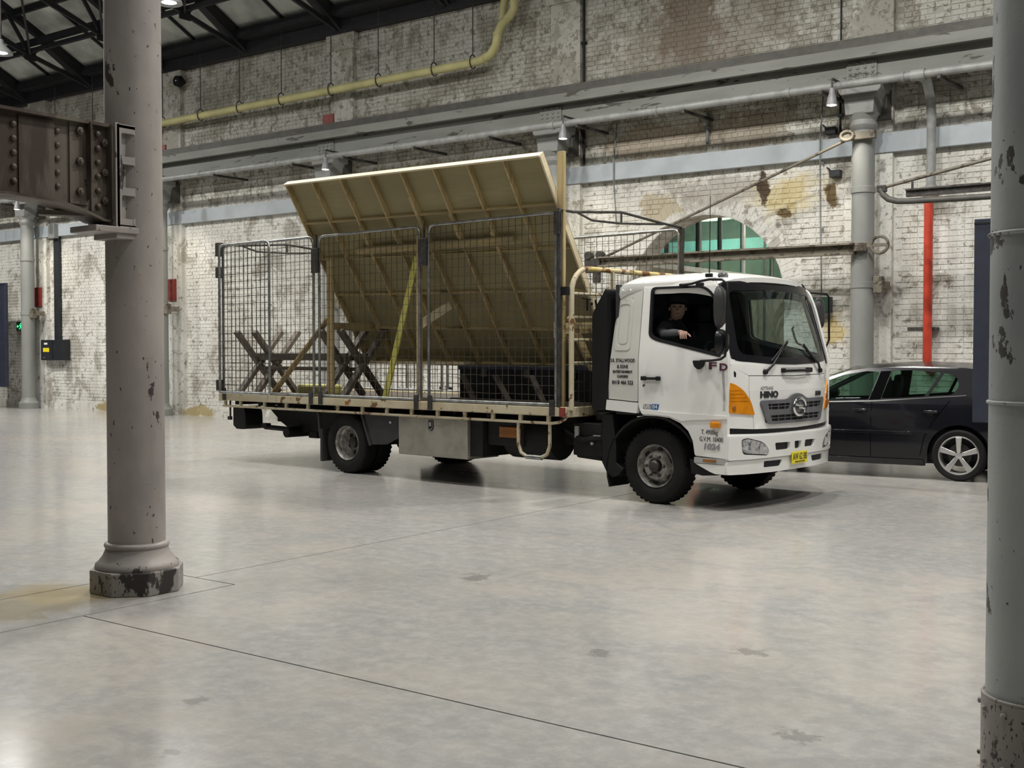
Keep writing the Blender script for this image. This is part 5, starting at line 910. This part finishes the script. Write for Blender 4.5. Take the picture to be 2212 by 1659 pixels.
tag(MB().bx(-1.1, 1.1, -0.05, 0.05, 0, 0.05).build('base_timber', 'grey_timber'), 'dark reddish timber lying along the tray in front of the black stage case', 'timber'); bt = bpy.data.objects['base_timber']; bt.location = tw(-2.2, -0.62, 0.962); bt.rotation_euler = (0, 0, TRZ)
# trestles
def trestle(ua, ub, v, label, mat, dz=0.0):
    t = lthing('wooden_trestle', label, 'trestle', (ua+ub)/2, v, 0.961, 'old crossed-leg trestles on the tray'); h = (ub-ua)/2
    for x, tilt in ((-h, 1), (h, 1)):
        for s in (-1, 1): MB().bar((x+0.03*s, -0.37*s, 0.0+0.03), (x+0.03*s, 0.37*s, 0.91), 0.06, 0.105, (1, 0, 0)).build('leg', mat, t, bevel=0.006)
    MB().bx(-h-0.08, h+0.08, -0.03, 0.03, 0.50, 0.60).build('beam', 'grey_timber', t, bevel=0.006); MB().bx(-h-0.06, h+0.06, -0.03, 0.03, 0.36, 0.41).build('stretcher', 'grey_timber', t, bevel=0.006)
trestle(-7.10, -5.22, -0.77, 'weathered wooden trestle nearest the open rear gate', 'grey_timber_z'); trestle(-6.86, -4.97, -0.64, 'second weathered wooden trestle nested behind the first, towards the cab', 'grey_timber_z')
tag(MB().box((0, 0, 0), (1.9, 0.20, 0.035)).build('loose_plank', 'pine_edge', bevel=0.004), 'pale plank resting across the trestles below the flat', 'plank'); o = bpy.data.objects['loose_plank']; o.location = tw(-4.2, -0.36, 1.437); o.rotation_euler = (0, 0, TRZ)
o = MB().box((0, 0, 0.075), (0.62, 0.34, 0.15)).build('foam_block', 'foam', bevel=0.03); o.location = tw(-6.30, -0.30, 0.961); o.rotation_euler = (0, 0, TRZ); tag(o, 'yellow foam block on the tray behind the trestle legs', 'foam block')
# braces
p = lthing('timber_post', 'tall pine post standing inside the cage behind the truck cab', 'timber post', -1.15, -1.11, 0.961)
MB().bx(-0.045, 0.045, -0.022, 0.022, 0, 2.81).build('post', 'pine', p, bevel=0.003); MB().bar((0, 0, 0.88), (0, 0.62, 0.90), 0.03, 0.12).build('tie_board', 'pine_x', p); MB().bar((0, 0.14, 1.02), (0, 0.56, 0.43), 0.03, 0.09).build('brace', 'pine', p); MB().bx(-0.08, -0.05, -0.03, 0.0, 0.78, 0.95).build('cleat', 'pine_edge', p)
p = lthing('timber_brace', 'triangular pine brace frame inside the middle of the cage', 'timber brace', -3.40, -1.11, 0.961)
MB().bx(-0.02, 0.05, -0.022, 0.022, 0.0, 2.08).build('post', 'pine', p, bevel=0.003); MB().bar((-0.62, 0, 0.02), (-0.03, 0, 1.78), 0.022, 0.09, (1, 0, 0)).build('brace', 'lime_timber', p, bevel=0.002); MB().bx(-0.66, -0.02, -0.022, 0.022, 0.0, 0.06).build('foot', 'lime_timber', p, bevel=0.002)
MB().bar((0.02, -0.02, 0.94), (0.12, 0.42, 1.20), 0.03, 0.10).build('tie_board', 'pine_edge', p)
p = lthing('timber_brace', 'triangular pine brace frame beside the trestles at the rear of the cage', 'timber brace', -5.10, -1.09, 0.961)
MB().bx(-0.05, 0.05, -0.022, 0.022, 0.0, 1.85).build('post', 'pine', p, bevel=0.003); MB().bar((-0.03, 0, 1.07), (-1.22, 0, 0.06), 0.025, 0.09, (0, 1, 0)).build('brace', 'pine', p, bevel=0.002); MB().bx(-1.30, 0.05, -0.022, 0.022, 0.0, 0.055).build('foot', 'pine_x', p, bevel=0.002); MB().bar((0, 0, 0.96), (0, 0.74, 0.95), 0.03, 0.10).build('tie_board', 'pine_x', p)

# ------------------------------------------------------------------ the driver
PO = Vector((-0.08, -0.58, 1.30)); pe = lthing('person', 'driver in dark jacket and black cap, hand on the lowered truck window', 'person', *PO)
fd = Vector((0.50, -0.86, -0.03)).normalized()                      # facing the camera
HC = Vector((0.035, -0.615, 2.055))
sk = []; ed = []
def sv(p, r, par=None, r2=None):
    sk.append((Vector(p), r, r2 or r)); i = len(sk)-1
    if par is not None: ed.append((par, i))
    return i
pel = sv((-0.08, -0.58, 1.36), 0.15, None, 0.12); wa = sv((-0.10, -0.58, 1.52), 0.145, pel, 0.11); ch = sv((-0.09, -0.59, 1.72), 0.165, wa, 0.12); uc = sv((-0.06, -0.60, 1.845), 0.12, ch, 0.09)
nk = sv((-0.02, -0.605, 1.935), 0.060, uc); jaw = sv(HC+Vector((0.012, -0.012, -0.075)), 0.072, nk, 0.076); hm = sv(HC, 0.084, jaw, 0.092); ht = sv(HC+Vector((-0.01, 0.005, 0.075)), 0.070, hm, 0.082); ht2 = sv(HC+Vector((-0.01, 0.005, 0.11)), 0.04, ht)
rs = sv((-0.07, -0.77, 1.81), 0.078, uc); re = sv((0.07, -0.90, 1.755), 0.060, rs); rf = sv((0.22, -0.98, 1.775), 0.052, re); rwr = sv((0.335, -1.02, 1.785), 0.034, rf, 0.026); rp_ = sv((0.385, -1.035, 1.785), 0.030, rwr, 0.018)
for i, (du, ln) in enumerate(((0.0, 0.86), (0.024, 1.0), (0.047, 1.04), (0.068, 0.92))):
    k = sv((0.375+du, -1.055, 1.785-0.003*i), 0.0105, rp_); k = sv((0.378+du, -1.055-0.030*ln, 1.768), 0.0095, k); k = sv((0.380+du, -1.055-0.034*ln, 1.738), 0.0085, k); sv((0.380+du, -1.055-0.026*ln, 1.715), 0.0075, k)
k = sv((0.405, -1.01, 1.775), 0.012, rp_); k = sv((0.435, -1.005, 1.755), 0.010, k); sv((0.455, -1.012, 1.735), 0.008, k)
ls = sv((-0.05, -0.43, 1.81), 0.078, uc); le = sv((0.10, -0.34, 1.57), 0.056, ls); lw = sv((0.33, -0.42, 1.59), 0.034, le); lh = sv((0.40, -0.44, 1.60), 0.030, lw, 0.02)
for i in range(4):
    k = sv((0.44, -0.45+0.0, 1.575+0.02*i), 0.0095, lh); k = sv((0.465, -0.455, 1.577+0.02*i), 0.009, k); sv((0.46, -0.43, 1.575+0.02*i), 0.008, k)
k = sv((0.415, -0.42, 1.625), 0.011, lh); sv((0.44, -0.42, 1.64), 0.009, k)
for s in (-1, 1):
    hp = sv((0.02, -0.58+0.09*s, 1.37), 0.105, pel); kn = sv((0.38, -0.58+0.12*s, 1.38), 0.075, hp); an = sv((0.46, -0.58+0.12*s, 1.06), 0.05, kn); sv((0.54, -0.58+0.12*s, 1.02), 0.04, an)
me = bpy.data.meshes.new('body'); me.from_pydata([tuple(p-PO) for p, _, _ in sk], ed, []); tmp = bpy.data.objects.new('body_tmp', me); COL.objects.link(tmp)
sm = tmp.modifiers.new('skin', 'SKIN'); sb = tmp.modifiers.new('sub', 'SUBSURF'); sb.levels = 2; sb.render_levels = 2
for i, (p, a, b) in enumerate(sk): me.skin_vertices[0].data[i].radius = (a, b)
me.skin_vertices[0].data[0].use_root = True
bpy.context.view_layer.update(); bme = bpy.data.meshes.new_from_object(tmp.evaluated_get(bpy.context.evaluated_depsgraph_get())); bpy.data.objects.remove(tmp)
bme.name = 'body'
for k in ('skin', 'jacket', 'sleeve', 'jeans'): bme.materials.append(M[k])
for pg_ in bme.polygons:
    c = pg_.center+PO; pg_.use_smooth = True
    if c.z > 1.925: pg_.material_index = 0
    elif c.y < -0.86: pg_.material_index = 0 if c.x > 0.335 else 2
    elif c.x > 0.345 and c.z > 1.5: pg_.material_index = 0
    elif c.z < 1.46 and c.x > -0.02: pg_.material_index = 3
    else: pg_.material_index = 1
bo = bpy.data.objects.new('body', bme); COL.objects.link(bo); bo.parent = pe
fq = fd.to_track_quat('X', 'Z').to_matrix()
def face(mb, name, mat, sm_=50, bev=0.0):
    mb.v = [tuple(fq @ Vector(v)+HC-PO) for v in mb.v]; return mb.build(name, mat, pe, sm_, bev)
for s in (-1, 1): face(MB().lathe([(0.002, -0.006), (0.011, -0.003), (0.011, 0.003), (0.002, 0.006)], (0.080, 0.032*s, 0.005), 'X', 12), 'eye', 'eye'); face(MB().lathe([(0.012, -0.012), (0.022, -0.004), (0.020, 0.008), (0.006, 0.012)], (-0.005, 0.086*s, -0.015), 'Y', 12), 'ear', 'skin')
face(MB().add([(0.078, -0.008, 0.012), (0.078, 0.008, 0.012), (0.080, -0.017, -0.034), (0.080, 0.017, -0.034), (0.108, -0.009, -0.026), (0.108, 0.009, -0.026), (0.092, 0, -0.040)], [(0, 1, 5, 4), (0, 4, 2), (1, 3, 5), (4, 5, 6), (2, 4, 6), (3, 6, 5), (0, 2, 3, 1)]), 'nose', 'skin', 60)
face(MB().box((0.079, 0, -0.064), (0.012, 0.046, 0.010)), 'mouth', 'lip', 60, 0.004)
hat = MB().lathe([(0.100, 0.020), (0.104, 0.045), (0.098, 0.085), (0.075, 0.122), (0.035, 0.140), (0.002, 0.143)], (-0.014, 0, 0.022), 'Z', 24); face(hat, 'cap_crown', 'cap')
face(MB().grid(frange(-0.085, 0.085, 8), [0.0, 0.5, 1.0], lambda a, b: (0.075-0.3*a*a*2+b*0.068*(1-(a/0.12)**2), a, 0.052-0.012*b-1.1*a*a), lambda a, b: (0.075-0.3*a*a*2+b*0.068*(1-(a/0.12)**2), a, 0.046-0.012*b-1.1*a*a)), 'cap_brim', 'cap')

# ------------------------------------------------------------------ the black hatchback (local +X towards its tail, rear axle at the origin)
CR = thing('hatchback_car', 'glossy black five-door hatchback parked beyond the truck against the wall', 'car', (-4.13, 15.52, 0), math.radians(5.8))
def kw(u):      # half width in plan
    return 0.875-0.16*max(0, (-2.55-u)/0.85)**2-0.12*max(0, (u-0.25)/0.55)**2
def cs(u, z):   # half width at height z
    b = lerp(z, [(0.15, 0.93), (0.25, 0.965), (0.45, 0.99), (0.62, 1.0), (0.80, 0.985), (0.93, 0.955), (1.02, 0.92), (1.38, 0.70), (1.42, 0.66)])
    return kw(u)*b
def cside(sg, off=0.0): return lambda a, b: (a, sg*(cs(a, b)+off), b)
WR = 0.318
def warch(c, r, a0=188, a1=-8, n=18): return [(c+r*math.cos(math.radians(a)), WR+r*math.sin(math.radians(a))) for a in frange(a0, a1, n)]
belt = [(0.62, 1.05), (0.40, 1.05), (0.0, 1.035), (-1.0, 0.955), (-1.7, 0.925), (-2.30, 0.915)]
low = [(-3.30, 0.30), (-2.58-0.375, 0.22)]+warch(-2.58, 0.372)+[(-2.58+0.375, 0.20), (-0.375, 0.20)]+warch(0, 0.372)+[(0.375, 0.24), (0.74, 0.32), (0.79, 0.60), (0.76, 0.95)]
hood = [(-2.30, 0.915), (-2.7, 0.86), (-3.1, 0.76), (-3.38, 0.62), (-3.40, 0.45)]
lower = low+belt+hood[1:]
cu = frange(-3.4, 0.8, 24); cz = (0.25, 0.35, 0.45, 0.55, 0.65, 0.75, 0.85, 0.93, 1.0)
gh_o = [(0.62, 1.05), (0.40, 1.05), (0.0, 1.035), (-1.0, 0.955), (-1.7, 0.925), (-2.32, 0.915), (-2.02, 1.08), (-1.70, 1.235), (-1.40, 1.335), (-1.15, 1.375), (-0.60, 1.40), (0.0, 1.385), (0.42, 1.345), (0.58, 1.20)]
w1 = rounded([(-2.12, 0.945), (-1.10, 0.980), (-1.00, 1.325), (-1.17, 1.335), (-1.45, 1.285), (-1.80, 1.145)], [0.03, 0.03, 0.03, 0.03, 0.0, 0.0])
w2 = rounded([(-0.94, 0.990), (-0.42, 1.030), (-0.25, 1.325), (-0.62, 1.35), (-0.85, 1.345)], [0.02, 0.02, 0.03, 0.0, 0.03]); w3 = rounded([(-0.375, 1.035), (-0.09, 1.055), (-0.02, 1.16), (-0.06, 1.28), (-0.215, 1.32)], [0.01, 0.05, 0.05, 0.05, 0.01])
for sg in (-1, 1):
    MB().panel(lower, [], cside(sg), cside(sg, -0.04), cu, cz).build('body_side', 'car_paint', CR, 40)
    gf = MB().panel(gh_o, [w1, w2, w3], cside(sg, -0.003), cside(sg, -0.035), cu, (1.0, 1.1, 1.2, 1.3)).build('pillar_frame', 'car_paint', CR, 40)
    for w in (w1, w2, w3): MB().panel(w, [], cside(sg, -0.008), cside(sg, -0.013), (), (1.0, 1.1, 1.2, 1.3)).build('side_window', 'car_glass', CR, 40)
    MB().panel([(-2.2, 0.915), (-1.7, 0.93), (-1.0, 0.958), (0.0, 1.038), (0.07, 1.045), (0.07, 1.056), (0.0, 1.05), (-1.0, 0.970), (-1.7, 0.942), (-2.2, 0.927)], [], cside(sg, 0.006), cside(sg, -0.004), cu).build('window_trim', 'chrome', CR)
    for x in (-1.19, -0.33): hdl = MB().box((x, sg*(cs(x, 0.86)+0.018), 0.845), (0.17, 0.03, 0.035)).build('door_handle', 'car_paint', CR, 40, 0.012); MB().lathe([(0.045, 0), (0.03, -0.012*sg)], (x-0.01, sg*(cs(x, 0.83)+0.004), 0.825), 'Y', 14).build('handle_cup', 'black_gloss', hdl, 40)
    MB().panel(rect(-1.95, -0.52, 0.555, 0.590), [], cside(sg, 0.010), cside(sg, -0.004), cu).build('side_moulding', 'car_paint', CR, 50, 0.006)
    MB().panel([(-2.20, 0.17), (-0.40, 0.17), (-0.42, 0.245), (-2.2, 0.245)], [], cside(sg, 0.025), cside(sg, -0.04), cu).build('sill', 'car_paint', CR, 50, 0.012)
    for x in (-1.06, ): MB().panel([(x-0.004, 0.26), (x+0.004, 0.26), (x+0.012, 0.955), (x+0.004, 0.955)], [], cside(sg, 0.001), cside(sg, -0.01), (), cz).build('door_gap', 'gap', CR)
    MB().panel([(-0.46, 0.30), (-0.452, 0.30), (-0.402, 0.52), (-0.30, 0.72), (-0.11, 0.98), (-0.12, 0.985), (-0.31, 0.725), (-0.412, 0.525)], [], cside(sg, 0.001), cside(sg, -0.01), (), cz).build('door_gap', 'gap', CR)
    MB().panel([(-1.085, 0.978), (-0.95, 0.988), (-0.86, 1.34), (-0.985, 1.335)], [], cside(sg, 0.0015), cside(sg, -0.006), (), (1.0, 1.1, 1.2, 1.3)).build('pillar_cover', 'gap', CR, 40)
    mb = mb_ = MB().lathe([(0.02, -0.10), (0.07, -0.07), (0.085, 0.0), (0.07, 0.07), (0.02, 0.10)], (-2.02, sg*0.98, 1.0), 'Y', 14); mb.build('door_mirror', 'car_paint', CR, 50)
    for c in (-2.58, 0.0):
        w = bpy.data.objects.new('wheel', None); COL.objects.link(w); w.parent = CR; v0 = sg*0.765; f = sg
        pr = [(0.235, -0.09), (0.25, -0.108), (0.29, -0.112), (0.311, -0.095), (WR, -0.06), (WR, 0.06), (0.311, 0.095), (0.29, 0.112), (0.25, 0.108), (0.235, 0.09)]
        MB().lathe(pr, (c, v0, WR), 'Y', 44, True).build('tyre', 'rubber', w, 35)
        MB().lathe([(0.238, 0.10*f), (0.225, 0.104*f), (0.218, 0.09*f), (0.215, -0.09*f), (0.236, -0.09*f)], (c, v0, WR), 'Y', 44, True).build('rim', 'alloy', w, 40)
        MB().lathe([(0.14, 0.0), (0.14, 0.02*f), (0.05, 0.03*f)], (c, v0, WR), 'Y', 24).build('brake_disc', 'dark_steel', w, 40)
        for k in range(5):
            a = PI/2+2*PI*k/5; d1 = Vector((math.cos(a), 0, math.sin(a))); tn = Vector((-d1.z, 0, d1.x)); C0 = Vector((c, v0, WR)); o0 = Vector((0, f, 0)); sp = MB()
            vs = []
            for dep in (0.105, 0.06):
                for rr_, hw in ((0.03, 0.022), (0.10, 0.026), (0.222, 0.036)):
                    for q in (-1, 1): vs.append(C0+d1*rr_+tn*hw*q+o0*(dep-(0.012 if rr_ < 0.05 else 0)))
            sp.add(vs, [(0, 1, 3, 2), (2, 3, 5, 4), (6, 8, 9, 7), (8, 10, 11, 9), (0, 2, 8, 6), (2, 4, 10, 8), (1, 7, 9, 3), (3, 9, 11, 5), (4, 5, 11, 10), (0, 6, 7, 1)]); sp.build('spoke', 'alloy', w, 30, 0.005)
            a2 = a+PI/5; MB().lathe([(0.009, 0.08*f), (0.007, 0.10*f)], (c+0.048*math.cos(a2), v0, WR+0.048*math.sin(a2)), 'Y', 8).build('wheel_bolt', 'black', w)
        MB().lathe([(0.055, 0.05*f), (0.052, 0.092*f), (0.028, 0.098*f), (0.002, 0.10*f)], (c, v0, WR), 'Y', 18).build('hub', 'alloy', w, 40)
        MB().grid(frange(0, 180, 14), [0.0, 0.3], lambda a, b: (c+0.37*math.cos(math.radians(a)), sg*(kw(c)*0.95-b), WR+0.37*math.sin(math.radians(a)))).build('wheel_house', 'black', CR)
tops = [(-3.40, 0.62), (-3.38, 0.66), (-3.1, 0.77), (-2.7, 0.87), (-2.30, 0.925)]
roofl = [(-1.42, 1.345), (-1.15, 1.40), (-0.6, 1.435), (0.0, 1.425), (0.45, 1.375), (0.60, 1.33)]
def across(u, z, crown, k): h = cs(u, z)-0.004; return (u, h*k, z+crown*(1-k*k))
kk = frange(-1, 1, 12)
MB().grid([p[0] for p in tops], kk, lambda u, k: across(u, lerp(u, tops)-0.005, 0.035, k)).build('bonnet', 'car_paint', CR, 40)
MB().grid(frange(-1.42, 0.60, 12), kk, lambda u, k: across(u, lerp(u, [(-1.42, 1.33), (-1.15, 1.375), (-0.6, 1.40), (0.0, 1.385), (0.42, 1.345), (0.6, 1.28)]), 0.06, k)).build('roof', 'car_paint', CR, 40)
MB().grid(frange(0, 1, 8), kk, lambda t, k: across(-2.30+0.88*t, lerp(t, [(0, 0.925), (0.35, 1.095), (0.70, 1.245), (1, 1.335)]), 0.04+0.02*t, k)).build('windscreen', 'car_glass', CR, 40)
MB().grid(frange(0, 1, 4), kk, lambda t, k: across(0.58+0.10*t, 1.28-0.25*t, 0.03*(1-t), k)).build('rear_window', 'car_glass', CR, 40)
MB().grid(frange(0, 1, 6), kk, lambda t, k: (0.68+0.11*math.sin(PI*min(1, t*1.3)/2)-0.10*k*k*0.6+0.06*t*0, cs(0.72, 1.03-0.75*t)*k, 1.03-0.75*t)).build('tailgate', 'car_paint', CR, 40)
MB().grid(frange(0, 1, 6), kk, lambda t, k: (-3.40-0.14*(1-k*k)-0.03*math.sin(PI*t), cs(-3.38, 0.62-0.36*t)*k, 0.62-0.36*t)).build('front_bumper', 'car_paint', CR, 40)
MB().bx(-3.2, 0.7, -0.68, 0.68, 0.19, 0.24).build('underbody', 'black', CR); MB().bx(-2.2, 0.6, -0.70, 0.70, 0.24, 0.62).build('cabin_floor', 'seat', CR)
for v in (-0.36, 0.36): MB().box((-1.35, v, 0.62), (0.5, 0.46, 0.2)).box((-1.08, v, 0.90), (0.14, 0.46, 0.60), Matrix.Rotation(math.radians(14), 3, 'Y')).box((-0.98, v, 1.20), (0.09, 0.25, 0.15)).build('front_seat', 'seat', CR, bevel=0.04)
MB().box((-0.25, 0, 0.62), (0.45, 1.15, 0.2)).box((0.02, 0, 0.88), (0.14, 1.15, 0.45), Matrix.Rotation(math.radians(14), 3, 'Y')).build('rear_seat', 'seat', CR, bevel=0.04)
for v in (-0.42, 0.42): MB().box((0.08, v, 1.10), (0.08, 0.24, 0.14)).build('head_rest', 'seat', CR, bevel=0.03)
MB().bx(-2.25, -1.85, -0.72, 0.72, 0.6, 0.93).build('dashboard', 'black', CR, bevel=0.04); MB().tube([(-1.75-0.05*math.sin(a), -0.36+0.18*math.cos(a), 0.92+0.17*math.sin(a)) for a in frange(0, 2*PI, 22)[:-1]], 0.014, 6, True).build('steering_wheel', 'black', CR, 60)
MB().tube([(-2.2, -0.80, 0.95), (-1.7, -0.70, 1.23)], 0.02, 6).tube([(-2.2, 0.80, 0.95), (-1.45, 0.64, 1.32)], 0.03, 6).build('inner_pillar', 'seat', CR)
for sg in (-1, 1): MB().box((0.70, sg*0.68, 0.88), (0.10, 0.16, 0.16)).build('tail_lamp', 'red_plate', CR, bevel=0.02); MB().box((-3.30, sg*0.62, 0.66), (0.16, 0.22, 0.10)).build('headlamp', 'lens_clear', CR, bevel=0.03)
